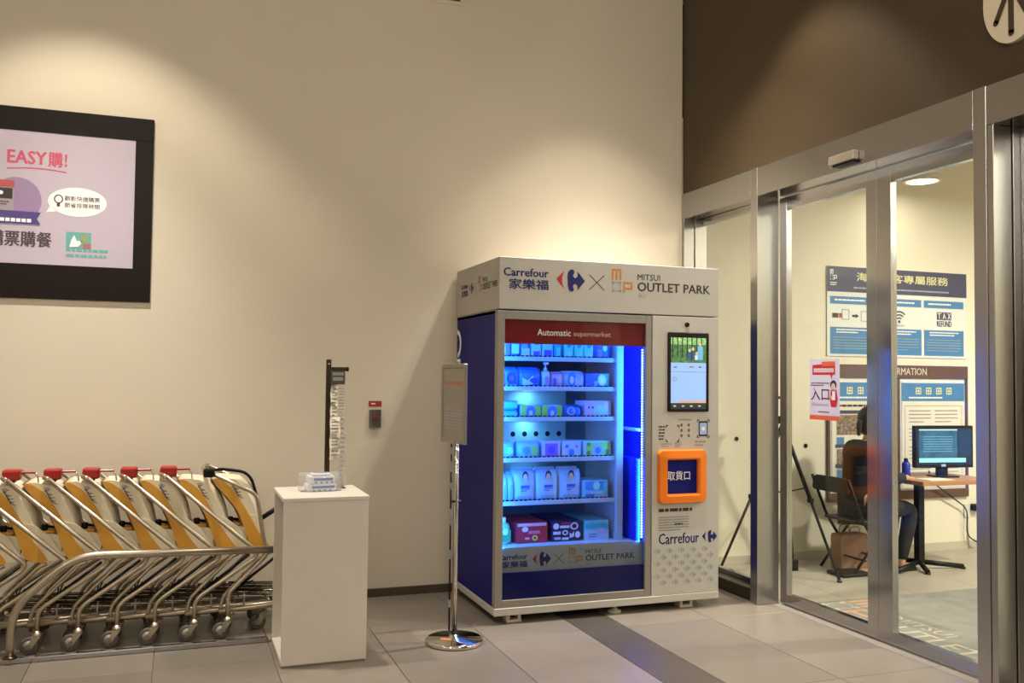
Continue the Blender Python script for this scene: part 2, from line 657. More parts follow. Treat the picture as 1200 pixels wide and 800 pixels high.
glazed('window_1', -0.042, -0.918, 0.086, ZBB - 0.002, 0.0, 0.0, 0.05, 0.03, 0.15, 'fixed glass pane in a steel frame by the corner')
glazed('door_1', -1.011, -1.931, 0.012, ZBB - 0.008, 0.072, 0.088, 0.082, 0.068, label='glass sliding door leaf with steel frame carrying the entrance notice')
glazed('door_2', -1.933, -2.86, 0.012, ZBB - 0.008, 0.11, 0.085, 0.082, 0.068, label='glass sliding door leaf with steel frame without a notice')
# third bay: stepped steel jamb and fixed pane
struct(box('trim_10', 0.0, 0.115, -2.905, -2.869, 0.0, ZBB, STEELJ, bev=0.002), 'brushed steel jamb')
struct(box('trim_11', 0.122, 0.21, -2.91, -2.874, 0.0, ZBB, STEELJ, bev=0.002), 'brushed steel inner jamb')
glazed('window_2', -2.912, -4.268, 0.012, ZBB - 0.002, 0.1, 0.1, 0.082, 0.085, label='fixed glass pane in a steel frame past the second post')
# motion sensor
s = thing('door_sensor', 'small grey motion sensor box on the steel header above the doors', 'sensor')
box('housing', -0.045, -0.004, -1.985, -1.765, 2.782, 2.835, mat('sensor_grey', '#b9ada0', 0.4, 0.6), s, 0.004)
box('lens', -0.035, -0.004, -1.97, -1.79, 2.77, 2.783, BLACK, s, 0.003)


# ------------------------------------------------------------------ lamps
def add_lamp(kind, name, loc, power, col, parent=None, **k):
    l = bpy.data.lights.new(name, kind)
    l.energy = power
    l.color = col
    for a, b in k.items():
        setattr(l, a, b)
    o = bpy.data.objects.new(name, l)
    COL.objects.link(o)
    o.location = loc
    if parent is not None:
        o.parent = parent
    return o


LAMPM = mat('lamp_lens', '#fff2d8', 0.4, emit=9.0, var=0.01)
RIM = mat('lamp_rim', '#d8d2c6', 0.5)


def downlight(x, y, z, r, label, group):
    t = thing('downlight', label, 'ceiling light', (x, y, z), 0, group)
    lathe_obj('rim', [(r, 0.0), (r * 1.25, 0.0), (r * 1.25, -0.008), (r * 1.02, -0.012), (r, -0.002)], RIM, t, 24)
    lathe_obj('lens', [(0.001, -0.003), (r, -0.003), (r, -0.006), (0.001, -0.0065)], LAMPM, t, 24)
    return t


WS_LAB = ['recessed ceiling spotlight above the parked carts', 'recessed ceiling spotlight above the vending machine', 'recessed ceiling spotlight beside the dark brown wall']
for (x, y, p, ha, bl, core), lb in zip(WALL_SPOTS, WS_LAB):
    t = downlight(x, y, CEIL, 0.06, lb, None)
    add_lamp('SPOT', 'lamp', (0, 0, -0.03), p, WARM, t, spot_size=math.radians(2 * ha), spot_blend=bl, shadow_soft_size=0.045)
    add_lamp('SPOT', 'beam_lamp', (0, 0, -0.03), core, WARM2, t, spot_size=math.radians(66), spot_blend=1.0, shadow_soft_size=0.045)
for (x, y) in FILL_LAMPS:  # added unseen globes that spread fill light onto the upper wall
    t = thing('fill_globe', 'white globe fill lamp added above the open hall floor', 'ceiling light', (x, y, CEIL), 0, 'added fill globes')
    lathe_obj('canopy', [(0.05, 0.0), (0.05, -0.02), (0.01, -0.03)], RIM, t, 16)
    lathe_obj('cord', [(0.004, -0.03), (0.004, -0.5)], BLACK, t, 8)
    lathe_obj('globe', [(0.12 * math.sin(math.pi * k / 10) + 0.001, -0.6 + 0.12 * math.cos(math.pi * k / 10)) for k in range(11)], LAMPM, t, 20)
    add_lamp('POINT', 'lamp', (0, 0, -0.6), FILL_POWER, WARM2, t, shadow_soft_size=0.16)
for i, (x, y, pw) in enumerate(VEST_LAMPS):
    t = downlight(x, y, 3.2, 0.125, ['flat round white ceiling lamp near the poster wall', 'added flat round fill lamp over the entrance mat', 'added flat round fill lamp over the far end of the vestibule'][i], None)
    lathe_obj('drum', [(0.155, 0.0), (0.155, 0.03), (0.02, 0.034)], RIM, t, 24)
    lathe_obj('stem', [(0.008, 0.03), (0.008, VC - 3.2)], RIM, t, 10)
    add_lamp('AREA', 'lamp', (0, 0, -0.02), pw, (1.0, 0.93, 0.8), t, shape='DISK', size=0.24)
# linear luminaires on the vestibule ceiling
for x, y in ((3.6, -5.8), (4.6, -7.9), (4.6, -8.7)):
    t = thing('linear_light', 'long slim white linear lamp on the vestibule ceiling', 'ceiling light', (x, y, VC - 0.002), 0, 'linear vestibule lamps')
    box('housing', -2.1, 2.1, -0.06, 0.06, -0.05, 0.0, RIM, t, 0.004)
    box('diffuser', -2.08, 2.08, -0.05, 0.05, -0.056, -0.05, LAMPM, t)
    add_lamp('AREA', 'lamp', (0, 0, -0.06), 60, (1.0, 0.95, 0.84), t, shape='RECTANGLE', size=4.0, size_y=0.08)

# wall grille at the top of the cream wall
g = thing('wall_grille', 'dark slatted ventilation grille high on the cream wall', 'vent')
GR = mat('grille_dark', '#4b3826', 0.5)
box('backing', -2.45, -1.83, -0.012, -0.001, 4.19, 4.5, DARKGAP, g)
for a in ((-2.48, -1.8, 4.165, 4.19), (-2.48, -1.8, 4.5, 4.525)):
    box('frame', a[0], a[1], -0.022, -0.001, a[2], a[3], WALL, g, 0.003)
for a in (-2.48, -1.83):
    box('frame', a, a + 0.03, -0.022, -0.001, 4.19, 4.5, WALL, g, 0.003)
for i in range(11):
    box('slat', -2.45, -1.83, -0.02, -0.012, 4.197 + i * 0.028, 4.209 + i * 0.028, GR, g)

# ------------------------------------------------------------------ arrow sign on the brown wall
t = thing('arrow_sign', 'round cream wayfinding disc with a dark upward arrow on the brown wall', 'sign')
cy, cz, rr = -3.03, 3.33, 0.225
DISC = mat('sign_cream', '#e6d9bd', 0.5, var=0.02)
rx = 0.165
bm = bmesh.new()
n = 48
ring = [(cy + rx * math.cos(2 * math.pi * k / n), cz + rr * math.sin(2 * math.pi * k / n)) for k in range(n)]
prism(bm, ring, -0.012, 0.012, 'x')
bm_obj('disc', bm, DISC, t)
P = side_print(-0.012, lift=0.002)
u0 = -cy - 0.005
P.line(u0, cz - 0.18, u0, cz + 0.12, 0.032, BROWN)
P.ell(u0, cz - 0.18, 0.016, 0.016, BROWN)
for sx in (-1, 1):
    P.line(u0 + sx * 0.085, cz - 0.105, u0, cz + 0.06, 0.03, BROWN, 1)
    P.ell(u0 + sx * 0.085, cz - 0.105, 0.015, 0.015, BROWN, 1)
P.build('arrow', t)

# ------------------------------------------------------------------ wall display
t = thing('wall_display', 'wide wall display in a black surround showing a lilac ticket advert', 'display')
TVL, TVR, TVB, TVT = -5.51, -3.85, 1.95, 3.117
SL, SR, SB, ST = -5.405, -3.956, 2.16, 2.972
BEZ = mat('display_black', '#170c08', 0.4, var=0.05, spec=0.2)
bm = bmesh.new()
bx(bm, TVL, TVR, -0.016, -0.001, TVB, SB, 0.002)
bx(bm, TVL, TVR, -0.016, -0.001, ST, TVT, 0.002)
bx(bm, TVL, SL, -0.016, -0.001, SB, ST, 0.0)
bx(bm, SR, TVR, -0.016, -0.001, SB, ST, 0.0)
bm_obj('surround', bm, BEZ, t)


def screen(name, h, e=0.28):
    return mat(name, h, 0.4, emit=e, var=0.01)


sc = box('screen', SL, SR, -0.012, -0.002, SB, ST, screen('scr_lilac', '#b6a9b4', 0.2), t)
P = front_print(-0.012)
TVP = -0.014


def tvp(x, y):
    q = px(x, y, 1, TVP)
    return q.x, q.z


S_RED, S_PURP, S_DPUR, S_WHT, S_DRK, S_TEAL = (screen('scr_' + n, h, e) for n, h, e in (('red', '#c04a64', .25), ('purple', '#93799a', .2), ('dpurple', '#4a3a78', .2), ('white', '#ece4dc', .3), ('dark', '#4a3c42', .15), ('teal', '#5fa09a', .22)))
a, b = tvp(8, 192), tvp(79, 178)
w_ = b[0] - a[0]
P.text('EASY', a[0], 2.772, a[0] + w_ * .66, 2.85, S_RED, 0, bold=0.03)
P.text('購', a[0] + w_ * .68, 2.765, a[0] + w_ * .93, 2.855, S_RED, 0, bold=0.05)
P.text('!', a[0] + w_ * .96, 2.772, b[0], 2.85, S_RED, 0, bold=0.03)
c0 = tvp(44, 197)
for k in range(10):
    ua, ub = a[0] + (b[0] - a[0]) * k / 10, a[0] + (b[0] - a[0]) * (k + 1) / 10
    h = lambda q: 2.735 + 0.012 * math.sin(math.pi * q)
    P.line(ua, h(k / 10), ub, h((k + 1) / 10), 0.007, S_RED)
cx, cz = tvp(19, 234)
P.ell(cx, cz, 0.138, 0.14, S_PURP)
k0, k1 = tvp(-12, 245), tvp(17, 209)
P.rect(k0[0], k0[1], k1[0], k1[1] - 0.02, screen('scr_kiosk', '#9a8f90', .2), 1)
P.rect(k0[0], k1[1] - 0.055, k1[0], k1[1] - 0.012, screen('scr_kred', '#a84c48', .25), 2)
P.rect(k0[0] + 0.01, k1[1] - 0.125, k1[0] - 0.008, k1[1] - 0.06, screen('scr_kdark', '#33262c', .12), 2)
P.ell(k1[0] - 0.07, k1[1] - 0.09, 0.012, 0.012, S_WHT, 3, n=12)
P.small(k0[0] + 0.02, k0[1] + 0.03, k1[0] - 0.02, k0[1] + 0.06, 2, S_DRK, 3)
r0, r1 = tvp(-60, 258), tvp(48, 249)
P.poly([(r0[0], r0[1]), (r1[0], r0[1] + 0.006), (r1[0] - 0.022, (r0[1] + r1[1]) / 2), (r1[0], r1[1]), (r0[0], r1[1] + 0.004)], S_DPUR, 4)
for k in range(16):
    if k != 10:
        q = r1[0] - 0.075 - k * 0.029
        P.rect(q, r0[1] + 0.016, q + 0.023, r0[1] + 0.037, S_WHT, 5)
cx, cz = tvp(91, 237)
P.ell(cx, cz, 0.165, 0.09, S_WHT, 0, 40)
P.poly([(cx - 0.15, cz - 0.03), (cx - 0.175, cz - 0.075), (cx - 0.1, cz - 0.06)], S_WHT, 0)
P.ring(cx - 0.107, cz + 0.013, 0.026, 0.028, 0.007, S_DRK, 1, n=20)
P.rect(cx - 0.116, cz - 0.034, cx - 0.098, cz - 0.012, S_DRK, 1)
P.text('觀影快捷購票', cx - 0.073, cz + 0.006, cx + 0.125, cz + 0.036, S_DRK, 1, bold=0.012)
P.text('節省排隊時間', cx - 0.073, cz - 0.036, cx + 0.125, cz - 0.006, S_DRK, 1, bold=0.012)
a, b = tvp(-15, 290), tvp(61, 272)
P.text('購票購餐', a[0], 2.265, b[0], 2.357, S_DRK, 0, bold=0.05)
a, b = tvp(77, 290), tvp(107, 273)
P.rect(a[0], a[1], b[0], b[1], S_TEAL, 0)
P.poly([(a[0] + .02, a[1] + .005), (a[0] + .07, a[1] + .01), (a[0] + .1, a[1] + .05), (a[0] + .06, a[1] + .045), (a[0] + .045, a[1] + .08), (a[0] + .03, a[1] + .05)], S_WHT, 1)
P.rect(b[0] - .045, a[1], b[0], a[1] + .03, screen('scr_brick', '#a06a58', .2), 1)
P.rect(b[0] - .06, a[1] + .035, b[0] - .02, b[1] - .01, screen('scr_olive', '#8f9a6a', .2), 1)
a, b = tvp(77, 301), tvp(129, 292)
P.small(a[0], a[1] - 0.005, b[0], b[1], 2, S_TEAL, 0, fill=0.5, seed=4)
P.build('screen_print', t)

# small call point on the cream wall
t = thing('call_point', 'small steel wall call point under a little red sign', 'call point')
box('red_sign', -2.442, -2.353, -0.006, -0.001, 1.292, 1.33, mat('sign_red', '#a5302a', 0.5), t, 0.001)
P = front_print(-0.006, lift=0.0008)
P.small(-2.425, 1.3, -2.37, 1.322, 1, WHITEP, 0)
P.build('lettering', t)
box('plate', -2.44, -2.357, -0.022, -0.001, 1.148, 1.272, STEEL, t, 0.003)
box('recess', -2.42, -2.377, -0.026, -0.02, 1.17, 1.25, mat('plate_dark', '#54433a', 0.5), t, 0.002)
lathe_obj('button', [(0.013, -0.026), (0.013, -0.034), (0.01, -0.036)], mat('button_red', '#7c2620', 0.4), t, 16, (-2.398, 0, 1.22), 'y')

# ================================================================== VENDING MACHINE
MX0, MX1, MY, MB = -1.838, -0.266, -0.936, -0.07
MD = -0.768                      # split between glazed door and control column
vm = thing('vending_machine', 'large vending machine with blue sides, lit glass front and white banner box', 'vending machine')
box('left_side_panel', MX0, MX0 + 0.03, MY + 0.045, MB, 0.1, 1.915, NAVYP, vm, 0.002)
box('corner_strip', MX0 - 0.001, MX0 + 0.03, MY + 0.001, MY + 0.045, 0.1, 1.915, CAB, vm, 0.002)
box('base_plinth', MX0 - 0.004, MX1 + 0.002, MY - 0.004, MB, 0.053, 0.1, CABW, vm, 0.004)
box('back_panel', MX0 + 0.03, MX1, MB - 0.02, MB, 0.1, 1.915, CAB, vm)
box('top_panel', MX0, MX1, MY + 0.045, MB, 1.895, 1.918, CAB, vm)
# banner box on top
hb = box('banner_box', MX0 + 0.008, MX1, MY, MB + 0.045, 1.922, 2.245, HEADW, vm, 0.003)
banner(lambda: front_print(MY), -1.804, -0.335, 2.028, 2.207, hb)
banner(lambda: side_print(MX0 + 0.008), 0.13, 0.905, 2.035, 2.16, hb)
# big white emblem cut off at the back edge of the blue side
sp = side_print(MX0)
sp.ring(0.075, 1.73, 0.1, 0.1, 0.032, WHITEP, 0, 24, -0.42 * math.pi, 0.5 * math.pi)
sp.ring(0.075, 1.57, 0.06, 0.06, 0.024, WHITEP, 0, 20, 0.0, 0.5 * math.pi)
sp.build('side_emblem', vm)
# glazed door
DX0, DX1, DZ0, DZ1 = MX0, MD - 0.006, 0.1, 1.912
GX0, GX1, GZ0, GZ1 = -1.79, -0.815, 0.145, 1.86
dr = bpy.data.objects.new('glass_door', None)
COL.objects.link(dr)
dr.parent = vm
bm = bmesh.new()
bx(bm, DX0, GX0, MY, MY + 0.04, DZ0, DZ1, 0.002)
bx(bm, GX1, DX1, MY, MY + 0.04, DZ0, DZ1, 0.002)
bx(bm, GX0, GX1, MY, MY + 0.04, DZ0, GZ0, 0.002)
bx(bm, GX0, GX1, MY, MY + 0.04, GZ1, DZ1, 0.002)
bm_obj('door_frame', bm, CAB, dr)
box('glass_pane', GX0, GX1, MY + 0.012, MY + 0.018, GZ0, GZ1, VGLASS, dr)
rs = box('red_top_strip', GX0, GX1, MY + 0.019, MY + 0.024, 1.711, GZ1, mat('strip_red', '#a81c1e', 0.4), dr)
P = front_print(MY + 0.01, lift=0.001)
P.text('Automatic', -1.572, 1.765, -1.345, 1.805, WHITEP, 0)
P.text('supermarket', -1.325, 1.757, -1.065, 1.797, mat('pink_print', '#d9a8a2', 0.5), 0)
P.build('strip_lettering', dr)
box('blue_bottom_panel', GX0, GX1, MY + 0.02, MY + 0.03, GZ0, 0.305, NAVYP, dr)
fb = box('inner_fascia', -1.80, -0.80, -0.886, -0.876, 0.29, 0.452, HEADW, vm)
banner(lambda: front_print(-0.886), -1.80, -0.865, 0.315, 0.43, fb)
# liner
box('left_liner', MX0 + 0.03, MX0 + 0.045, -0.89, -0.3, 0.29, 1.895, SHELFW, vm)
box('back_liner', MX0 + 0.03, -0.775, -0.31, -0.3, 0.29, 1.895, BACKW, vm)
box('ceiling_liner', MX0 + 0.03, -0.775, -0.89, -0.3, 1.86, 1.895, SHELFW, vm)
box('floor_tray', -1.80, -0.775, -0.876, -0.3, 0.43, 0.45, SHELFW, vm)
box('right_liner', -0.79, -0.775, -0.89, -0.3, 0.29, 1.895, BLUEW, vm)
lb = box('lift_block', -0.86, -0.79, -0.885, -0.6, 0.45, 0.98, BLUEW, vm, 0.004)
box('lift_ledge', -0.875, -0.79, -0.89, -0.6, 1.16, 1.175, SHELFW, vm, 0.002)
pp = box('shelf_side_panel', -0.955, -0.945, -0.79, -0.31, 0.45, 1.86, SHELFW, vm)
po = box('shelf_post', -0.957, -0.907, -0.8, -0.78, 0.45, 1.86, SHELFW, vm, 0.002)
P = side_print(-0.955)
for i in range(64):
    P.rect(0.755, 0.5 + i * 0.021, 0.767, 0.508 + i * 0.021, mat('slot_grey', '#5b6472', 0.6))
P.build('slot_row', pp)
FAN = mat('fan_cover', '#c2ccd6', 0.4)
fc = box('fan_cover', -1.62, -1.12, -0.345, -0.31, 1.28, 1.42, FAN, vm, 0.006)
fc2 = box('fan_cover', -1.62, -1.12, -0.345, -0.31, 1.04, 1.2, FAN, vm, 0.006)
for i in range(5):
    P = front_print(-0.345)
    P.ell(-1.515 + i * 0.085, 1.115, 0.018, 0.018, DARKGAP, 0, 16)
    P.build('vent_hole', fc2)
LEDB = mat('led_lens', '#cfeaff', 0.4, emit=5.0, var=0.01)
LIPZ = [1.623, 1.433, 1.239, 0.981, 0.709]
for i, z in enumerate(LIPZ):
    sh = box('shelf', -1.79, -0.957, -0.776, -0.32, z - 0.008, z, SHELFW, vm)
    box('shelf_lip', -1.79, -0.957, -0.784, -0.776, z - 0.016, z + 0.012, SHELFW, sh, 0.002)
    bm = bmesh.new()
    for k in range(26):
        bx(bm, -1.775 + k * 0.031, -1.757 + k * 0.031, -0.779, -0.768, z + 0.012, z + 0.02)
    bm_obj('stop_tabs', bm, BLACK, sh)
    if i in (1, 2, 3):
        box('led_bar', -1.475, -1.395, -0.44, -0.40, z - 0.022, z - 0.008, LEDB, sh, 0.002)
        add_lamp('AREA', 'shelf_lamp', (-1.435, -0.42, z - 0.026), 0.8, (0.12, 0.6, 1.0), sh, shape='RECTANGLE', size=0.08, size_y=0.04)
# LED strips behind the door frame
bm = bmesh.new()
for k in range(70):
    bx(bm, -0.822, -0.814, -0.894, -0.888, 0.47 + k * 0.0176, 0.48 + k * 0.0176)
bm_obj('led_strip', bm, LEDB, vm)
LEDC = (0.015, 0.2, 1.0)
a = add_lamp('AREA', 'led_strip_lamp', (-1.788, -0.885, 1.1), 13, LEDC, vm, shape='RECTANGLE', size=0.02, size_y=1.3)
a.rotation_euler = (math.pi / 2, 0, math.radians(-52))
a = add_lamp('AREA', 'led_strip_lamp', (-0.83, -0.888, 1.1), 15, LEDC, vm, shape='RECTANGLE', size=0.02, size_y=1.3)
a.rotation_euler = (math.pi / 2, 0, math.radians(48))
a = add_lamp('AREA', 'led_strip_lamp', (-1.3, -0.86, 1.85), 6, LEDC, vm, shape='RECTANGLE', size=0.9, size_y=0.02)
# control column
cc = box('control_column', MD, MX1, MY, MB - 0.02, 0.1, 1.915, CABW, vm, 0.003)
box('right_side_panel', MX1, MX1 + 0.003, MY + 0.045, MB, 0.1, 1.915, NAVYP, vm)
lathe_obj('camera_lens', [(0.016, 0.0), (0.016, -0.008), (0.011, -0.01), (0.004, -0.007)], BLACK, cc, 20, (-0.511, MY, 1.862), 'y')
scr = box('touch_screen', -0.658, -0.347, MY - 0.012, MY, 1.288, 1.81, BLACK, cc, 0.005)
P = front_print(MY - 0.012, lift=0.0008)
U0, U1 = -0.638, -0.372
e_blue = mat('ui_blue', '#8fb4ea', 0.4, emit=0.55, var=0.01)
P.rect(U0, 1.345, U1, 1.61, e_blue)
P.rect(U0, 1.305, U1, 1.345, mat('ui_nav', '#2a333c', 0.4, emit=0.3), 0)
P.rect(U0 + 0.06, 1.345, U1, 1.36, mat('ui_peach', '#d9a890', 0.4, emit=0.4), 1)
P.rect(U0, 1.61, U1, 1.775, mat('ui_forest', '#4c7a4a', 0.4, emit=0.4, var=0.6, scale=40), 0)
P.rect(U0, 1.73, U1, 1.775, mat('ui_canopy', '#8fc07a', 0.4, emit=0.45, var=0.5, scale=60), 1)
for k in range(7):
    P.rect(U0 + 0.01 + k * 0.036, 1.64, U0 + 0.018 + k * 0.036, 1.775, mat('ui_trunk', '#2c3b2a', 0.4, emit=0.2), 2)
for (a, b, h, cn) in ((0.125, 0.03, 0.05, '#2d5a8a'), (0.15, 0.03, 0.06, '#38506a'), (0.2, 0.04, 0.09, '#6fb4e0'), (0.17, 0.05, 0.03, '#cfe0e8')):
    P.rect(U0 + a, 1.63, U0 + a + b, 1.63 + h, mat('ui_' + cn, cn, 0.4, emit=0.4), 3)
    P.ell(U0 + a + b / 2, 1.63 + h + 0.012, 0.01, 0.012, mat('ui_skin', '#d9b8a0', 0.4, emit=0.4), 3, 12)
P.small(U0 + 0.02, 1.57, U0 + 0.06, 1.59, 1, GREYP, 1)
P.small(U0 + 0.14, 1.575, U0 + 0.19, 1.59, 1, REDP, 1)
P.small(U0 + 0.21, 1.575, U0 + 0.25, 1.59, 1, NAVY, 1)
P.ring(U0 + 0.03, 1.5, 0.014, 0.014, 0.003, GREYP, 1, 16)
P.line(U0, 1.55, U1, 1.55, 0.002, GREYP, 1)
for k in range(4):
    P.small(U0 + 0.02 + k * 0.062, 1.315, U0 + 0.05 + k * 0.062, 1.335, 1, WHITEP, 1)
P.build('screen_image', scr)
P = front_print(MY)
# scan help print: corner brackets, phone icon, tiny icons
for (cu, cv, w, h) in ((-0.617, 1.145, 0.05, 0.055), (-0.385, 1.175, 0.048, 0.06)):
    for sx in (-1, 1):
        for sy in (-1, 1):
            P.rect(min(cu + sx * w, cu + sx * (w - .018)), min(cv + sy * h, cv + sy * (h - .006)), max(cu + sx * w, cu + sx * (w - .018)), max(cv + sy * h, cv + sy * (h - .006)), DARKP)
            P.rect(min(cu + sx * w, cu + sx * (w - .006)), min(cv + sy * h, cv + sy * (h - .018)), max(cu + sx * w, cu + sx * (w - .006)), max(cv + sy * h, cv + sy * (h - .018)), DARKP)
P.rect(-0.42, 1.125, -0.35, 1.225, DARKP).rect(-0.412, 1.137, -0.358, 1.213, mat('phone_blue', '#9fb6e8', 0.5), 1)
P.ell(-0.385, 1.175, 0.014, 0.014, WHITEP, 2, 16)
P.build('scan_marks', cc)['kind'] = 'stuff'
P = front_print(MY)
P.small(-0.72, 1.1, -0.675, 1.2, 5, DARKP, 0, seed=2)
P.small(-0.7, 1.055, -0.62, 1.085, 2, GREYP, 0, seed=3)
P.small(-0.6, 1.05, -0.55, 1.09, 3, GREYP, 0, seed=5)
P.small(-0.45, 1.055, -0.36, 1.1, 2, GREYP, 0, seed=6)
for i in range(3):
    for j in range(2):
        P.ell(-0.55 + j * 0.055, 1.2 - i * 0.035, 0.009, 0.011, mat('icon_brown', '#7a5a48', 0.5), 0, 12)
P.small(-0.57, 1.225, -0.43, 1.245, 1, GREYP, 0, seed=8)
P.small(-0.716, 0.63, -0.40, 0.665, 1, DARKP, 0, fill=0.6, seed=9)
P.small(-0.716, 0.51, -0.49, 0.61, 6, GREYP, 0, seed=10)
P.small(-0.6, 0.545, -0.52, 0.565, 1, NAVY, 1, seed=11)
P.build('instruction_print', cc)['kind'] = 'stuff'
P = front_print(MY)
P.text('Carrefour', -0.716, 0.428, -0.415, 0.497, NAVY, 0, bold=0.014)
P.build('shop_lettering', cc)
P = front_print(MY)
arrow_logo(P, -0.335, 0.463, 0.115, NAVY, NAVY)
P.build('arrow_emblem', cc)
P = front_print(MY)
for r in range(6):
    for c in range(6):
        u = -0.725 + c * 0.088 + (0.044 if r % 2 else 0)
        if u < -0.29:
            arrow_logo(P, u, 0.385 - r * 0.041, 0.05, LGREYP, LGREYP)
P.build('emblem_pattern', cc)['kind'] = 'stuff'
ORG = mat('pickup_orange', '#ef7c14', 0.35, var=0.03)
bm = bmesh.new()
ox0, ox1, oz0, oz1 = -0.73, -0.371, 0.69, 1.04
ix0, ix1, iz0, iz1 = -0.664, -0.436, 0.752, 0.974


def rrect(x0, x1, z0, z1, r, n=4):
    out = []
    for cx, cz, a0 in ((x1 - r, z0 + r, -90), (x1 - r, z1 - r, 0), (x0 + r, z1 - r, 90), (x0 + r, z0 + r, 180)):
        for k in range(n + 1):
            a = math.radians(a0 + 90 * k / n)
            out.append((cx + r * math.cos(a), cz + r * math.sin(a)))
    return out


L = [rrect(ox0, ox1, oz0, oz1, 0.03), rrect(ox0 + .006, ox1 - .006, oz0 + .006, oz1 - .006, 0.03), rrect(ix0 - .012, ix1 + .012, iz0 - .012, iz1 + .012, 0.014), rrect(ix0, ix1, iz0, iz1, 0.008), rrect(ix0, ix1, iz0, iz1, 0.008)]
ys = [MY, MY - 0.03, MY - 0.034, MY - 0.022, MY - 0.001]
R_ = [[bm.verts.new((u, y, v)) for u, v in o_] for o_, y in zip(L, ys)]
for i in range(4):
    for k in range(len(R_[0])):
        bm.faces.new((R_[i][k], R_[i][(k + 1) % len(R_[0])], R_[i + 1][(k + 1) % len(R_[0])], R_[i + 1][k]))
pk = bm_obj('pickup_frame', bm, ORG, cc)
fl = box('pickup_flap', ix0, ix1, MY - 0.004, MY - 0.0005, iz0, iz1, NAVYP, pk)
P = front_print(MY - 0.004)
P.text('取貨口', -0.655, 0.84, -0.487, 0.9, WHITEP, 0, bold=0.012)
P.build('flap_lettering', pk)
# feet
FOOT = mat('foot_cream', '#b7ac9c', 0.5)


def foot(x, y, style):
    bm = bmesh.new()
    if style:
        bx(bm, x - 0.05, x + 0.05, y - 0.04, y + 0.04, 0.0, 0.018, 0.005)
        bx(bm, x - 0.048, x - 0.026, y - 0.035, y + 0.035, 0.016, 0.054, 0.003)
        bx(bm, x + 0.026, x + 0.048, y - 0.035, y + 0.035, 0.016, 0.054, 0.003)
    else:
        lathe(bm, [(0.045, 0.0), (0.045, 0.014), (0.02, 0.022), (0.018, 0.054)], 16, (x, y, 0))
    bm_obj('foot', bm, FOOT, vm)


for x, st in ((-1.70, 1), (-1.0, 0), (-0.49, 1)):
    foot(x, -0.87, st)
    foot(x, -0.15, st)
box('underside_tray', MX0 + 0.15, MX1 - 0.1, -0.72, -0.25, 0.02, 0.054, BLACKM, vm)

# ------------------------------------------------------------------ products on the shelves
PC = {}


def pc(h, rough=0.4):
    return mat('pack_' + h.strip('#'), h, rough, var=0.08, scale=18)


def pillow(name, x0, x1, y0, y1, z0, z1, ma, parent, puff=0.012):
    """soft pack: box with bulged faces and pinched top"""
    bm = bmesh.new()
    nx, nz = 6, 6
    W, D, H = x1 - x0, y1 - y0, z1 - z0
    g = {}
    for s_ in (0, 1):
        for i in range(nx + 1):
            for j in range(nz + 1):
                u, v = i / nx, j / nz
                b = math.sin(math.pi * min(max(u, 0.0), 1)) ** 0.5 * (1 if v < 0.05 else math.sin(math.pi * min(v * 0.85 + 0.15, 1)) ** 0.5) if 0 < u < 1 else 0
                half = D * (0.32 + 0.18 * b) * (1 if v < 0.85 else 0.75)
                edge = 0.006 * math.sin(math.pi * v) * (1 if u > 0.5 else -1) * abs(2 * u - 1)
                g[s_, i, j] = bm.verts.new((x0 + u * W + edge, (y0 + y1) / 2 + (-half if s_ == 0 else half), z0 + v * H))
    for s_ in (0, 1):
        for i in range(nx):
            for j in range(nz):
                bm.faces.new((g[s_, i, j], g[s_, i + 1, j], g[s_, i + 1, j + 1], g[s_, i, j + 1]))
    for i in range(nx):
        for j in (0, nz):
            bm.faces.new((g[0, i, j], g[0, i + 1, j], g[1, i + 1, j], g[1, i, j]))
    for j in range(nz):
        for i in (0, nx):
            bm.faces.new((g[0, i, j], g[0, i, j + 1], g[1, i, j + 1], g[1, i, j]))
    o = bm_obj(name, bm, ma, parent, smooth=True)
    return o


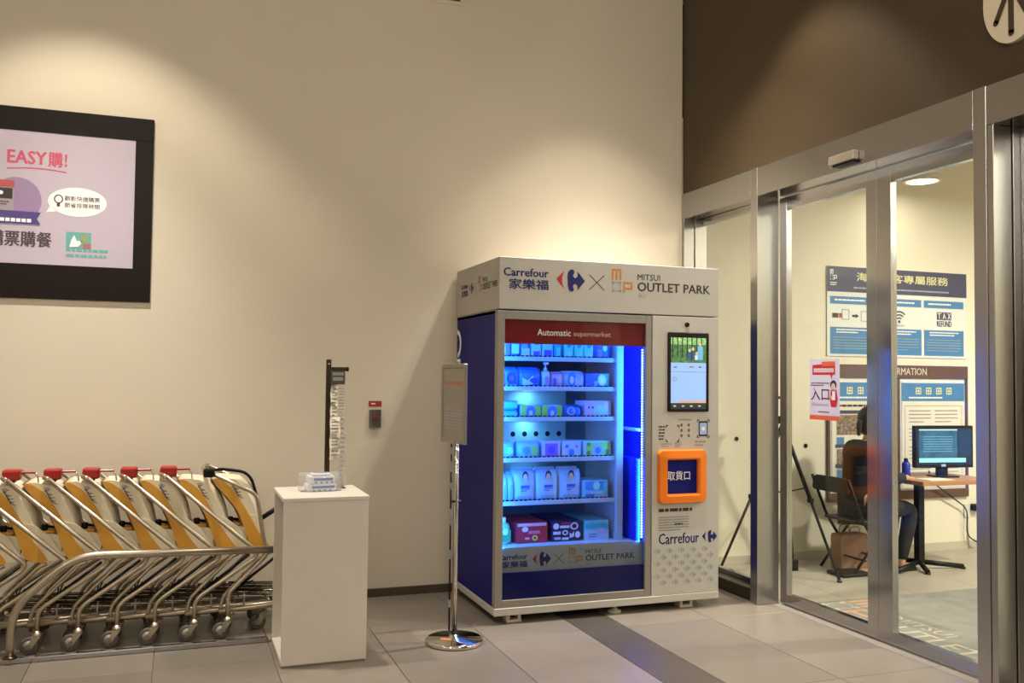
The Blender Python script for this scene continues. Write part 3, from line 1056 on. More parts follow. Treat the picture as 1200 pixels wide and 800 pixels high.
def product(name, label, cat, shelf, p0, p1, h, depth, body, kind='carton', marks=(), row=0, group=None):
    """p0, p1: pixel columns at the shelf's front; marks: (shape, u0, v0, u1, v1, colour) in 0..1 of the face"""
    z = (LIPZ + [0.45])[shelf]
    yf = -0.764 + row * (depth + 0.006)
    x0, x1 = max(px(p0, 500, 1, -0.764).x, -1.785), px(p1, 500, 1, -0.764).x
    t = thing(name, label, cat, ((x0 + x1) / 2, yf + depth / 2, z), 0, group)
    W = x1 - x0
    a, b = -W / 2, W / 2
    ya, yb = -depth / 2, depth / 2
    if kind == 'carton':
        box('carton', a, b, ya, yb, 0.0, h, pc(body), t, 0.004, 2)
        yp = ya
    elif kind == 'bag':
        pillow('bag', a, b, ya, yb, 0.0, h * 0.93, pc(body, 0.25), t)
        box('seal', a + 0.004, b - 0.004, -0.002, 0.002, h * 0.9, h, pc(body, 0.25), t)
        yp = ya - 0.001
    elif kind == 'bottle':
        r = min(W, depth) / 2
        lathe_obj('bottle_body', [(r * 0.9, 0), (r, 0.01), (r, h * 0.66), (r * 0.8, h * 0.76), (r * 0.4, h * 0.82)], pc(body, 0.25), t, 20)
        lathe_obj('cap', [(r * 0.42, h * 0.815), (r * 0.42, h * 0.98), (r * 0.36, h)], pc('#e3ecf0'), t, 16)
        yp = -r - 0.0006
        a, b = -r * 0.55, r * 0.55
    elif kind == 'pump':
        r = min(W, depth) / 2
        lathe_obj('bottle_body', [(r * 0.9, 0), (r, 0.01), (r, h * 0.6), (r * 0.7, h * 0.66), (r * 0.35, h * 0.68)], pc(body, 0.2), t, 20)
        lathe_obj('pump_collar', [(r * 0.4, h * 0.675), (r * 0.4, h * 0.76), (r * 0.16, h * 0.78), (r * 0.16, h * 0.9)], pc('#e3ecf0'), t, 16)
        bm = bmesh.new()
        bx(bm, -0.012, 0.012, -0.03, 0.012, h * 0.9, h, 0.003)
        bm_obj('pump_head', bm, pc('#e3ecf0'), t)
        yp = -r - 0.0006
        a, b = -r * 0.5, r * 0.5
    elif kind == 'jar':
        r = min(W, depth) / 2
        lathe_obj('jar_body', [(r * 0.92, 0), (r, 0.008), (r, h * 0.6), (r * 0.9, h * 0.66)], pc(body, 0.25), t, 20)
        lathe_obj('lid', [(r * 0.96, h * 0.655), (r * 0.96, h * 0.97), (r * 0.85, h)], pc('#e8a8d0'), t, 20)
        yp = -r - 0.0006
        a, b = -r * 0.6, r * 0.6
    elif kind == 'tub':
        rr = rrect(a, b, ya, yb, min(W, depth) * 0.3)
        for q in (0, 1):
            prism_obj('tub', rr, q * h * 0.5 + 0.002, (q + 1) * h * 0.5 - 0.004, pc(body), t, 'z', 0.006)
        yp = ya
    if marks:
        P = front_print(yp, lift=0.0008)
        w = b - a
        for n, mk in enumerate(marks):
            sh, u0, v0, u1, v1, c = mk[:6]
            A, B, C, D = a + u0 * w, v0 * h, a + u1 * w, v1 * h
            if sh == 'r':
                P.rect(A, B, C, D, pc(c), n)
            elif sh == 'e':
                P.ell((A + C) / 2, (B + D) / 2, (C - A) / 2, (D - B) / 2, pc(c), n, 20)
            elif sh == 't':
                P.small(A, B, C, D, mk[6] if len(mk) > 6 else 2, pc(c), n, seed=n + int(p0))
            elif sh == 'v':   # wavy splash
                P.poly([(A, B), (C, B + (D - B) * .2), (C, D), ((A + C) / 2, B + (D - B) * .55), (A, D - (D - B) * .2)], pc(c), n)
        P.build('label_print', t)
    return t


def baby(c):
    return [('e', .36, .62, .64, .92, '#2c3550'), ('e', .39, .60, .61, .84, '#e8c8b4'), ('r', .3, .42, .7, .5, c), ('t', .3, .3, .7, .42, '#5a7ab8', 2), ('t', .15, .08, .85, .2, '#8aa4cc', 2)]


# shelf 1
S = 0
product('carton_pack', 'slim lilac carton at the frame end of the top shelf', 'carton', S, 586, 597, .15, .1, '#b48ae0', marks=[('r', 0, 0, .5, 1, '#cfe4f0')])
product('bottle', 'blue bottle with a pale square label on the top shelf', 'bottle', S, 598, 608, .15, .06, '#5f9be0', 'bottle', [('r', -.3, .2, 1.3, .6, '#d6f0e0')])
product('jar', 'jar with a pink lid and yellow label on the top shelf', 'jar', S, 610, 620, .13, .06, '#9fb6e0', 'jar', [('r', -.3, .08, 1.3, .5, '#e8dca0')])
product('carton_pack', 'white carton with a narrow purple band on the top shelf', 'carton', S, 622, 633, .15, .1, '#cfe2f0', marks=[('r', .2, .08, .9, .32, '#8a62d0'), ('r', .3, .6, .8, .68, '#40a090')])
product('carton_pack', 'wider white carton with a purple band on the top shelf', 'carton', S, 635, 647, .15, .1, '#c4e0f0', marks=[('r', .15, .12, .9, .38, '#7f60c8'), ('r', .2, .5, .85, .8, '#9fe0d8')])
product('carton_pack', 'bright cyan carton on the top shelf', 'carton', S, 649, 657, .15, .1, '#22b4e0', marks=[('r', .3, .1, .8, .5, '#7fe0f0')])
for i, p in enumerate((660.5, 672.5, 684)):
    product('carton_pack', ['mint green carton beside the cyan carton', 'mint green carton between two mint green cartons', 'mint green carton beside the blue twin pack'][i], 'carton', S, p, p + 10.5, .15, .1, '#7fe8c8',
            marks=[('e', .2, .5, .85, .95, '#3f9a9a'), ('r', .15, .1, .85, .3, '#a8f0d8')], group='mint cartons on the top shelf')
product('soft_pack', 'blue soft pack with a white star glint on the top shelf', 'pack', S, 698, 715, .14, .1, '#3a78e0', 'bag', [('e', .45, .4, .75, .7, '#d8f0ff'), ('r', .1, .1, .4, .5, '#7a8ae8')])
# shelf 2
S = 1
product('soft_pack', 'blue bag with a round picture at the frame end of the second shelf', 'pack', S, 590, 608, .135, .14, '#4a8ae8', 'bag', [('e', .15, .2, .8, .75, '#2a50c0'), ('r', .1, .06, .9, .16, '#d0e4f8'), ('e', .35, .35, .65, .6, '#8a60c8')])
product('soft_pack', 'wide blue bag with a white swoosh on the second shelf', 'pack', S, 609, 634, .135, .14, '#3a80f0', 'bag', [('v', .1, .1, .6, .6, '#b8dcf8'), ('e', .45, .25, .85, .5, '#2454d0'), ('r', .1, .05, .9, .12, '#e0f0ff')])
product('pump_bottle', 'clear pump bottle with a pale label on the second shelf', 'bottle', S, 635.5, 645.5, .17, .06, '#b0c8ee', 'pump', [('r', 0, .12, 1, .45, '#a59ae8')])
product('soft_pack', 'pink and lilac pouch beside the pump bottle', 'pack', S, 646.5, 659, .11, .08, '#b8a4ec', 'bag', [('r', .1, .15, .35, .6, '#5468c8'), ('e', .45, .3, .9, .7, '#d0b0f0')])
product('soft_pack', 'blue and white pouch with curved stripes on the second shelf', 'pack', S, 660, 684, .115, .1, '#9cc4f4', 'bag', [('e', .2, .1, .6, .9, '#3a90f0'), ('e', .3, .25, .5, .7, '#cfe4ff'), ('v', .55, .1, .95, .8, '#c4c8f4')])
product('carton_pack', 'royal blue and teal carton with a yellow splash on the second shelf', 'carton', S, 686, 714, .1, .14, '#2a6cf0', marks=[('r', .75, 0, 1, 1, '#38a8a0'), ('e', .5, .2, .85, .95, '#a8f4d8'), ('e', .58, .3, .75, .85, '#f0f4b0'), ('r', .35, .1, .5, .5, '#80b8f8')])
# shelf 3
S = 2
product('wipes_tub', 'stacked pair of bright cyan tubs on the third shelf', 'tub', S, 588, 608, .115, .14, '#2aa8f0', 'tub', [('r', .1, .62, .9, .9, '#60c8f8'), ('r', .1, .1, .9, .35, '#58c0f8')])
for i, (p, l) in enumerate(((610, 'green and blue carton beside the cyan tubs'), (635, 'green and blue carton beside the royal blue pack'))):
    product('carton_pack', l, 'carton', S, p, p + 23.5, .088, .16, '#9ccaf4', marks=[('r', 0, .05, .28, .95, '#9ad860'), ('r', .72, .05, 1, .95, '#8cd060'), ('e', .26, .12, .74, .92, '#4f8cf4'), ('e', .4, .2, .6, .6, '#c8dcff')], group='green and blue cartons')
product('soft_pack', 'royal blue pack with a pale ring on the third shelf', 'pack', S, 659.5, 682, .088, .12, '#2f74ee', 'bag', [('e', .2, .25, .65, .85, '#8cc4fa'), ('e', .28, .33, .57, .77, '#3a7cf0'), ('e', .45, .5, .6, .7, '#d890c8')])
product('carton_pack', 'wide lilac pack with two small dark dots on the third shelf', 'carton', S, 685, 716, .115, .16, '#c4b8f2', marks=[('r', .35, .1, .95, .75, '#b0d4f0'), ('e', .12, .55, .2, .68, '#303a80'), ('e', .26, .55, .34, .68, '#303a80'), ('r', .1, .1, .3, .3, '#e8a8c8'), ('e', .7, .6, .95, .9, '#f0c0e0'), ('t', .4, .2, .9, .4, '#8fd0b0', 2)])
# shelf 4
S = 3
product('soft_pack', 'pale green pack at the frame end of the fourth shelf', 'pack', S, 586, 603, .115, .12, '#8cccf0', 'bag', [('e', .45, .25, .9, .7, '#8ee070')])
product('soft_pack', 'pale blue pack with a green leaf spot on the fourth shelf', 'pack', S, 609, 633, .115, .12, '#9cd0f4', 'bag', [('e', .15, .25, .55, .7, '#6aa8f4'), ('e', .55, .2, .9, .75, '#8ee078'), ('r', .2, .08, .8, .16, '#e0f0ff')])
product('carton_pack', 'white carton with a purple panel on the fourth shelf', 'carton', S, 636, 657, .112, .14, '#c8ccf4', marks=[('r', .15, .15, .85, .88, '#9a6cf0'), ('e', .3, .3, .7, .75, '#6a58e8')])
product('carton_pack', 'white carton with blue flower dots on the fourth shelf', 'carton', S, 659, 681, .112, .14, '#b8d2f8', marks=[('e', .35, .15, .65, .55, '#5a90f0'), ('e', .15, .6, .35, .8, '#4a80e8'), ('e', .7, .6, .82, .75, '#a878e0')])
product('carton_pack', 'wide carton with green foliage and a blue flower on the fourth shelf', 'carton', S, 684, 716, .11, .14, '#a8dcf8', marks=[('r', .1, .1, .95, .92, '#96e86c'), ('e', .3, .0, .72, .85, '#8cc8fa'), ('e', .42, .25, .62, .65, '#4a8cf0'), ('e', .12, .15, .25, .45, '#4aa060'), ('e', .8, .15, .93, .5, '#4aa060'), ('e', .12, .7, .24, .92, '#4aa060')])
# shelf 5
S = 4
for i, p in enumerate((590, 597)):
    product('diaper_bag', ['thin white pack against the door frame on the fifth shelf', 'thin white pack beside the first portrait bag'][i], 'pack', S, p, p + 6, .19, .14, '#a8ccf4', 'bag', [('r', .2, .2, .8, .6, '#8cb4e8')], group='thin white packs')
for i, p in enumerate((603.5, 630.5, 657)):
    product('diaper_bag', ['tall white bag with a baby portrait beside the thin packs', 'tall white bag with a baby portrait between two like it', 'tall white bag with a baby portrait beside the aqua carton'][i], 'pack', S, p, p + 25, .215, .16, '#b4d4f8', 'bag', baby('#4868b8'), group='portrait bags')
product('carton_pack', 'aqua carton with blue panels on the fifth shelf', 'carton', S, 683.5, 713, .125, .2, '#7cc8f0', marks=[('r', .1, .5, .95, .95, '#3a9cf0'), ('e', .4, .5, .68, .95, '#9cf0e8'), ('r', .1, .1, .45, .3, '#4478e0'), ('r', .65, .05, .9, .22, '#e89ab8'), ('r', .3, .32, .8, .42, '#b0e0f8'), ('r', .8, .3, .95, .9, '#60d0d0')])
# bottom tray
S = 5
product('bottle', 'green bottle with a pale cap at the frame end of the bottom tray', 'bottle', S, 586, 601, .165, .09, '#8cc890', 'bottle', [('r', -.3, .1, 1.3, .55, '#4a9a60'), ('e', .1, .35, .9, .6, '#c8e8b0')])
redm = [('r', .03, .05, .97, .8, '#c8283a'), ('r', .05, .82, .95, .97, '#e8b0b8'), ('e', .18, .55, .38, .8, '#f0d0d0'), ('r', .38, .45, .75, .6, '#e88090'), ('e', .5, .12, .68, .38, '#f0d050'), ('e', .55, .19, .63, .31, '#7a3a20'), ('r', .28, .2, .42, .28, '#f0c0c0')]
darkm = [('e', .05, .6, .25, .9, '#f0e8f4'), ('r', .28, .65, .6, .78, '#f4e8f0'), ('e', .62, .55, .9, .92, '#f0d8e8'), ('e', .68, .62, .84, .85, '#2a2050'), ('r', .05, .35, .3, .5, '#e8d8f0'), ('e', .35, .3, .55, .56, '#f4e8f4'), ('e', .4, .36, .5, .5, '#2a2050'), ('v', .6, .15, .75, .5, '#f0e0f0'), ('e', .78, .15, .96, .48, '#f0e8f4'), ('r', .08, .1, .3, .22, '#e0c8e0'), ('r', .34, .08, .56, .2, '#f0e0f0'), ('r', .3, .85, .6, .94, '#c03050')]
for r in range(3):
    g = None if r == 0 else 'red cartons queued behind the front one'
    product('snack_carton', 'bright red carton with a yellow flower at the front of the bottom tray' if r == 0 else 'red carton queued behind the front red carton', 'carton', S, 606, 643, .13, .12, '#b02434', marks=redm if r == 0 else (), row=r, group=g)
for r in range(3):
    g = None if r == 0 else 'dark cartons queued behind the front one'
    product('snack_carton', 'dark navy carton covered in white scrolls on the bottom tray' if r == 0 else 'dark navy carton queued behind the scrolled carton', 'carton', S, 647.5, 682, .13, .12, '#2a2050', marks=darkm if r == 0 else (), row=r, group=g)
for r in range(2):
    product('snack_carton', 'pale teal carton with a white lower half on the bottom tray' if r == 0 else 'pale teal carton queued behind the front teal carton', 'carton', S, 685.5, 714, .125, .2, '#6cc8dc', marks=[('r', 0, 0, 1, .5, '#b4d0f0'), ('r', .05, .6, .95, .85, '#4ab4c8'), ('t', .2, .1, .6, .35, '#5078d0', 2), ('e', .5, .2, .9, .6, '#c8c0e8')] if r == 0 else (), row=r)

# ================================================================== CARTS
IVORY = mat('shell_ivory', '#e9dec2', 0.4, var=0.03)
AMBER = mat('shell_amber', '#dba03c', 0.4, var=0.05)
COINR = mat('coin_lock_red', '#a8261f', 0.35, var=0.05)
INNER = mat('shell_lining', '#7a5a34', 0.6, var=0.1)
YN, YFAR = -0.72, -0.24


def caster(bm_parent, x, y, parent, lean=-0.036):
    bm = bmesh.new()
    lathe(bm, [(0.016, 0.098), (0.026, 0.098), (0.026, 0.108), (0.02, 0.114), (0.012, 0.125)], 14, (x, y, 0))
    for s_ in (-1, 1):
        prism(bm, [(x - 0.022, 0.1), (x + 0.022, 0.1), (x + lean + 0.016, 0.04), (x + lean - 0.008, 0.034)], y + s_ * 0.017 - 0.002, y + s_ * 0.017 + 0.002)
    o = bm_obj('caster_fork', bm, ZINC, parent)
    bm = bmesh.new()
    lathe(bm, [(0.03, -0.012), (0.044, -0.012), (0.0475, -0.006), (0.0475, 0.006), (0.044, 0.012), (0.03, 0.012)], 22, (x + lean, y, 0.0475), 'y')
    wl = bm_obj('caster_wheel', bm, WHEELG, parent)
    bm = bmesh.new()
    lathe(bm, [(0.03, -0.0135), (0.014, -0.016), (0.006, -0.024), (0.006, 0.024), (0.014, 0.016), (0.03, 0.0135)], 16, (x + lean, y, 0.0475), 'y')
    bm_obj('hub', bm, mat('hub_grey', '#8d8679', 0.5), wl)


L_IN = [(.066, .89), (.147, .785), (.198, .72), (.234, .641), (.268, .54), (.305, .478)]
L_OR = [(.117, .885), (.19, .821), (.232, .748), (.274, .68), (.328, .58), (.40, .474)]
R_OR = [(.117, .885), (.178, .838), (.216, .782), (.245, .727), (.278, .672), (.328, .58), (.40, .474)]
L_OUT = [(.208, .895), (.242, .88), (.289, .826), (.324, .755), (.345, .675), (.362, .60), (.43, .49)]


def make_cart(label, h=0.0, lock=True, group='nested child-seat carts'):
    """cart with its handle end at x = 0; near side is y = YN"""
    t = thing('shopping_cart', label, 'cart', (0, 0, 0), 0, group)
    st = 0.166
    for y, nm in ((YN, 'near'), (YFAR, 'far')):
        if lock:
            pts = [(0.0, y, .925), (0.505, y, .478), (0.49, y, .445), (0.196, y, .25), (st, y, .215), (st, y, .112)]
        else:
            pts = [(0.0, y, .938), (0.256, y, .812), (0.30, y, .548), (0.33, y, .47), (0.115, y, .26), (0.11, y, .23), (0.11, y, .112)]
        tube_obj('side_tube', pts, 0.0125, ZINC, t, 10, 0.045, 6)
    ss = st if lock else 0.11
    # handle bar and rear bend
    tube_obj('handle_bar', [(0.0, YN, .925 if lock else .938), (-0.03, YN + .05, .93), (-0.03, YFAR - .05, .93), (0.0, YFAR, .925 if lock else .938)], 0.013, ZINC, t, 10, 0.04)
    # struts
    for y in (YN + .03, YFAR - .03):
        tube_obj('strut', [(ss - .035, y, .115), (ss - .035, y, .225), (ss + .2, y, .458), (ss + .235, y, .47)], 0.011, ZINC, t, 8, 0.045)
    # base rails (converging to the nose so that carts nest)
    for y, s_ in ((YN, 1), (YFAR, -1)):
        bm = bmesh.new()
        tube(bm, [(ss - .05, y + .006 * s_, .155), (ss + .62, y + .115 * s_, .165)], 0.015, 8)
        bm_obj('base_rail', bm, ZINC, t)
    bm = bmesh.new()
    tube(bm, [(ss + .62, YN + .115, .165), (ss + .62, YFAR - .115, .165)], 0.013, 8)
    bm_obj('nose_bar', bm, ZINC, t)
    # wire tray
    bm = bmesh.new()
    for k in range(7):
        y = YN + .09 + k * (YFAR - YN - .18) / 6
        tube(bm, [(ss + .02, y, .235 + .004 * (k % 2)), (ss + .6, y, .2)], 0.0035, 5)
    for k in range(5):
        x = ss + .03 + k * .14
        tube(bm, [(x, YN + .08, .232 - k * .008), (x, YFAR - .08, .232 - k * .008)], 0.004, 5)
    o = bm_obj('wire_tray', bm, STEELD, t)
    o['kind'] = 'stuff'
    for y in (YN + .028, YFAR - .028):
        x = ss + .09
        tube_obj('tray_bracket', [(x, y, .16), (x, y, .232), (x, y + (.05 if y < -.4 else -.05), .235)], 0.005, ZINC, t, 6, 0.012)
    # dark coil and bracket under the seat
    bm = bmesh.new()
    for k in range(5):
        a = 0.35 + k * 0.28
        tube(bm, [(ss + .08, -.60, .27), (ss + .08 + .07 * math.cos(a), -.60, .27 + .07 * math.sin(a))], 0.004, 5)
    tube(bm, [(ss + .05, -.62, .26), (ss + .30, -.62, .45)], 0.009, 6)
    bm_obj('fold_bracket', bm, BLACKM, t)
    for y, s_ in ((YN, 1), (YFAR, -1)):
        caster(None, ss, y, t)
        caster(None, ss + .60, y + .14 * s_, t)
    # seat shell
    d = 0.0 if lock else -0.05
    y0, y1 = -.625, -.335
    bm = bmesh.new()
    rings = []
    for k in range(13):
        q = k / 12
        e = 0.6 + 0.4 * min(1.0, math.sin(math.pi * q) * 1.3) ** 0.6 if 0 < k < 12 else 0.6
        outer = [(a[0] + (b[0] - a[0]) * e, a[1] + (b[1] - a[1]) * e) for a, b in zip(R_OR, L_OUT)]
        ol = smooth_closed([(u + d, v) for u, v in (L_IN + outer[::-1])], 3)
        rings.append([bm.verts.new((u, y0 + (y1 - y0) * q, v)) for u, v in ol])
    for ra, rb in zip(rings, rings[1:]):
        for k in range(len(ra)):
            bm.faces.new((ra[k], ra[(k + 1) % len(ra)], rb[(k + 1) % len(ra)], rb[k])).smooth = True
    bm.faces.new(rings[0])
    bm.faces.new(rings[-1][::-1])
    shell = bm_obj('seat_shell', bm, IVORY, t)
    band = [(u + d, v) for u, v in (L_IN + L_OR[::-1])]
    for yy, s_ in ((y0, -1), (y1, 1)):
        prism_obj('side_pad', smooth_closed(band, 3), yy - .006 if s_ < 0 else yy, yy if s_ < 0 else yy + .006, AMBER, t, 'y', 0.003, 1)
    prism_obj('seat_lining', [(u - .012 + d, v) for u, v in L_IN] + [(u + .02 + d, v) for u, v in L_IN[::-1]], y0 + .04, y1 - .04, INNER, t)
    wing = [(.27, .685), (.33, .668), (.405, .61), (.475, .495), (.44, .475), (.40, .474), (.328, .58)]
    prism_obj('side_wing', [(u + d, v) for u, v in wing], y0 - .004, y0 + .004, IVORY, t, 'y', 0.002, 1)
    tr = [(.105 + d, .60), (.125 + d, .618), (.235 + d, .612), (.258 + d, .59), (.262 + d, .535), (.245 + d, .50), (.15 + d, .55)]
    prism_obj('foot_tray', smooth_closed(tr, 2), y0 + .015, y1 - .015, IVORY, t, 'y', 0.01, 2)
    box('tray_lining', .115 + d, .225 + d, y0 + .035, y1 - .035, .615, .632, AMBER, t, 0.006)
    bm = bmesh.new()
    lathe(bm, [(0.016, 0.0), (0.018, .03), (0.012, .036)], 12, (.17 + d, y0 + .06, .63))
    tube(bm, [(.17 + d, y0 + .06, .655), (.215 + d, y0 + .1, .64), (.25 + d, y0 + .14, .66)], 0.008, 6)
    bm_obj('buckle', bm, BLACK, t)
    P = front_print(y0, lift=0.002)
    pr_ = random.Random(5)
    ink = mat('cart_print', '#6a6a7c', 0.5)
    for k in range(10):
        v = .868 - k * .009
        a = .158 + (.868 - v) * .62 + d + pr_.uniform(0, .012)
        P.line(a, v, a + pr_.uniform(.012, .03), v + pr_.uniform(-.012, .006), .004, ink)
    P.line(.172 + d, .862, .212 + d, .79, .005, mat('cart_print_dark', '#3c3a48', 0.5))
    P.build('shell_print', shell)
    if lock:
        lk = box('coin_lock', -.035, .055, -.66, -.58, .915, .975, COINR, t, 0.012, 2)
        box('lock_key', .05, .125, -.63, -.612, .95, .962, COINR, lk, 0.003)
        tube_obj('lock_chain', [(.122, -.621, .955), (.135, -.621, .93), (.138, -.621, .9)], 0.004, ZINC, lk, 6)
        box('lock_clip', -.02, .03, -.655, -.585, .905, .92, BLACK, lk, 0.002)
    else:
        bm = bmesh.new()
        tube(bm, [(-.02, YN, .95), (.06, YN + .06, .955), (.19, YN + .12, .93), (.24, YN + .2, .88), (.27, YN + .2, .78)], 0.009, 8, 0.04)
        bm_obj('front_hoop', bm, BLACKM, t)
        box('handle_joint', -.04, .02, YN - .02, YN + .03, .915, .965, BLACKM, t, 0.01, 2)
        bm = bmesh.new()
        tube(bm, [(.29, YN + .02, .67), (.37, YN + .03, .72), (.40, YN + .12, .72)], 0.014, 8, 0.02)
        bm_obj('crotch_bar', bm, BLACK, t)
    return t


def copy_thing(o, label=None):
    c = o.copy()
    COL.objects.link(c)
    for ch in o.children:
        d = ch.copy()
        COL.objects.link(d)
        d.parent = c
        for g_ in ch.children:
            e = g_.copy()
            COL.objects.link(e)
            e.parent = d
    if label:
        c['label'] = label
    return c


HX = [-4.915, -4.713, -4.511, -4.311, -4.119, -3.925, -3.718]
ORD = ['seventh', 'sixth', 'fifth', 'fourth', 'third', 'second', 'first']
proto = make_cart('child-seat cart')
for i, hx in enumerate(HX):
    c = proto if i == 0 else copy_thing(proto)
    c['label'] = 'amber and ivory child-seat cart with red coin lock, %s behind the lockless cart' % ORD[i]
    c.location = (hx, 0, 0)
c = make_cart('child-seat cart without a red coin lock, next to the white pedestal', lock=False)
c.location = (-3.482, 0, 0)

# ------------------------------------------------------------------ cart corral
t = thing('cart_corral', 'steel guide rail of the cart bay bent down to the floor', 'rail')
bm = bmesh.new()
bx(bm, -5.6, -3.16, -0.875, -0.835, 0.0, 0.028, 0.004)
bm_obj('floor_rail', bm, STEEL, t)
bm = bmesh.new()
bx(bm, -5.6, -3.16, -0.12, -0.08, 0.0, 0.028, 0.004)
bm_obj('floor_rail', bm, STEEL, t)
tube_obj('guard_tube', [(-4.449, -.855, .02), (-4.449, -.855, .28), (-4.16, -.855, .535), (-3.07, -.855, .512)], 0.021, ZINC, t, 14, 0.13, 8)
lathe_obj('tube_cap', [(0.012, 0), (0.026, 0.004), (0.026, 0.02), (0.012, 0.024)], BLACK, t, 16, (-3.07, -.855, .512), 'x')
tube_obj('end_post', [(-3.1, -.855, .0), (-3.1, -.855, .5)], 0.016, STEEL, t, 12)
lathe_obj('post_collar', [(0.035, 0.028), (0.035, 0.034), (0.024, 0.04)], STEELD, t, 16, (-4.449, -.855, 0))

# ================================================================== PEDESTAL
t = thing('pedestal', 'white open-sided display pedestal beside the carts', 'pedestal')
PW = mat('laminate_white', '#d8cfc4', 0.45, var=0.02)
PX0, PX1, PY0, PY1, PZ = -3.142, -2.703, -1.375, -0.885, 0.867
box('top_board', PX0 - .004, PX1 + .004, PY0 - .004, PY1 + .002, PZ - .022, PZ, PW, t, 0.003)
box('front_board', PX0, PX1, PY0, PY0 + .02, 0.012, PZ - .022, PW, t, 0.001)
box('right_board', PX1 - .02, PX1, PY0 + .02, PY1, 0.012, PZ - .022, PW, t, 0.001)
box('back_board', PX0, PX1 - .02, PY1 - .02, PY1, 0.012, PZ - .022, PW, t, 0.001)
box('bottom_board', PX0, PX1 - .02, PY0 + .02, PY1 - .02, 0.012, 0.032, PW, t, 0.001)
box('kick_strip', PX0 + .006, PX1 - .006, PY0 + .006, PY1 - .006, 0.0, 0.012, mat('kick_grey', '#7a7268', 0.6), t)

# packs of wipes in clear film
t = thing('wipes_pack', 'small blue and white tissue packs in clear film on the white pedestal', 'tissue pack', (-2.915, -1.1, PZ), math.radians(4))
WP = mat('wipe_white', '#dfe2ea', 0.4, var=0.03)
WB = mat('wipe_blue', '#5a74b4', 0.4, var=0.05)
for k, (a, b, z0, z1, dx) in enumerate(((-.085, .075, 0.0, .042, 0), (-.075, .065, .042, .085, .002))):
    o = box('packet', a + dx, b + dx, -.05, .05, z0, z1, WP, t, 0.008, 2)
    P = front_print(-.05, lift=0.001)
    P.rect(a + .025, z0 + .018, b - .01, z0 + .032, WB)
    for q in range(4):
        P.rect(a + .03 + q * .03, z0 + .004, a + .042 + q * .03, z0 + .012, WB)
    P.build('packet_print', o)
o = box('packet', -.055, .045, -.045, .045, .085, .098, WP, t, 0.006, 2)
P = Print((0, 0, .098), (1, 0, 0), (0, 1, 0), (0, 0, 1))
P.ell(-.005, 0, .04, .03, WB)
P.build('packet_print', o)
o = pillow('film_wrap', -.115, .105, -.06, .06, 0.0, .1, FILM, t)

# umbrella-bag stand on the pedestal
t = thing('bag_stand', 'slim dark metal stand hung with clear printed umbrella bags on the pedestal', 'stand', (-2.868, -0.99, PZ))
DM = mat('stand_metal', '#4a4136', 0.35, 0.8)
box('base_plate', -.05, .1, -.05, .05, 0.0, .006, DM, t, 0.002)
box('upright', -.014, .014, -.008, .008, 0.006, .725, DM, t, 0.002)
lathe_obj('screw', [(0.006, -.008), (0.006, -.012), (0.003, -.013)], STEEL, t, 10, (0, 0, .7), 'y')
ar = box('hook_bar', .014, .105, -.01, .01, .66, .682, DM, t, 0.003)
lathe_obj('bar_tip', [(0.013, .1), (0.013, .112), (0.01, .114)], BLACK, ar, 12, (0, 0, .671), 'x')
hl = box('holder', .012, .092, -.016, -.004, .585, .66, mat('holder_bronze', '#5d5244', 0.45, 0.3), t, 0.003)
P = front_print(-.016, lift=0.001)
P.rect(.02, .635, .084, .652, LGREYP).rect(.022, .605, .08, .625, LGREYP)
P.build('holder_print', hl)
PAPER = mat('printed_paper', '#cfc6b4', 0.6, var=0.05)


def hanging(name, x0, x1, z0, z1, y, ma, seed, inkm, rows=10):
    bm = bmesh.new()
    n = 8
    A = []
    for k in range(n + 1):
        z = z1 + (z0 - z1) * k / n
        off = 0.006 * math.sin(k * 1.7 + seed)
        A.append([bm.verts.new((x0 + off * .5, y + off, z)), bm.verts.new((x1 + off * .5, y - off * .6, z))])
    for k in range(n):
        f = bm.faces.new((A[k][0], A[k][1], A[k + 1][1], A[k + 1][0]))
        f.smooth = True
    bmesh.ops.solidify(bm, geom=bm.faces[:], thickness=0.0015)
    o = bm_obj(name, bm, ma, t)
    if inkm:
        P = front_print(y - .009, lift=0.001)
        P.small(x0 + .008, z0 + .02, x1 - .008, z1 - .02, rows, inkm, 0, fill=0.35, seed=seed)
        P.build('ink', o)
    return o


hanging('umbrella_bag', .012, .05, .38, .585, -.012, PAPER, 1, GREYP, 9)
hanging('umbrella_bag', .05, .094, .4, .588, -.008, FILM, 2, GREYP, 9)
hanging('umbrella_bag', .01, .066, .16, .40, -.022, PAPER, 3, GREYP, 11)
hanging('umbrella_bag', .062, .1, .012, .42, -.016, FILM, 4, LGREYP, 14)
hanging('umbrella_bag', .02, .108, .01, .3, -.03, FILM, 5, None)

# ================================================================== SIGN STANCHION
t = thing('sign_stanchion', 'chrome sign post with a framed notice on a round base', 'sign stand', (-2.168, -1.2, 0))
lathe_obj('base', [(0.16, 0.0), (0.165, 0.006), (0.165, 0.02), (0.155, 0.028), (0.03, 0.034), (0.024, 0.05)], CHROME, t, 40)
P = Print((0, 0, 0.031), (1, 0, 0), (0, 1, 0), (0, 0, 1), lift=0.002)
P.poly([(-.09, -.03), (-.035, -.055), (-.025, -.02), (-.08, .005)], mat('sticker_orange', '#d98a5a', 0.5))
P.build('sticker', t)
lathe_obj('collar', [(0.02, 0.034), (0.02, 0.06), (0.015, 0.062)], BLACK, t, 18)
lathe_obj('pole', [(0.0145, 0.06), (0.0145, 1.53)], CHROME, t, 16)
bm = bmesh.new()
bx(bm, -.03, .03, -.012, .012, .788, .8, 0.003)
bm_obj('height_clamp', bm, BLACK, t)
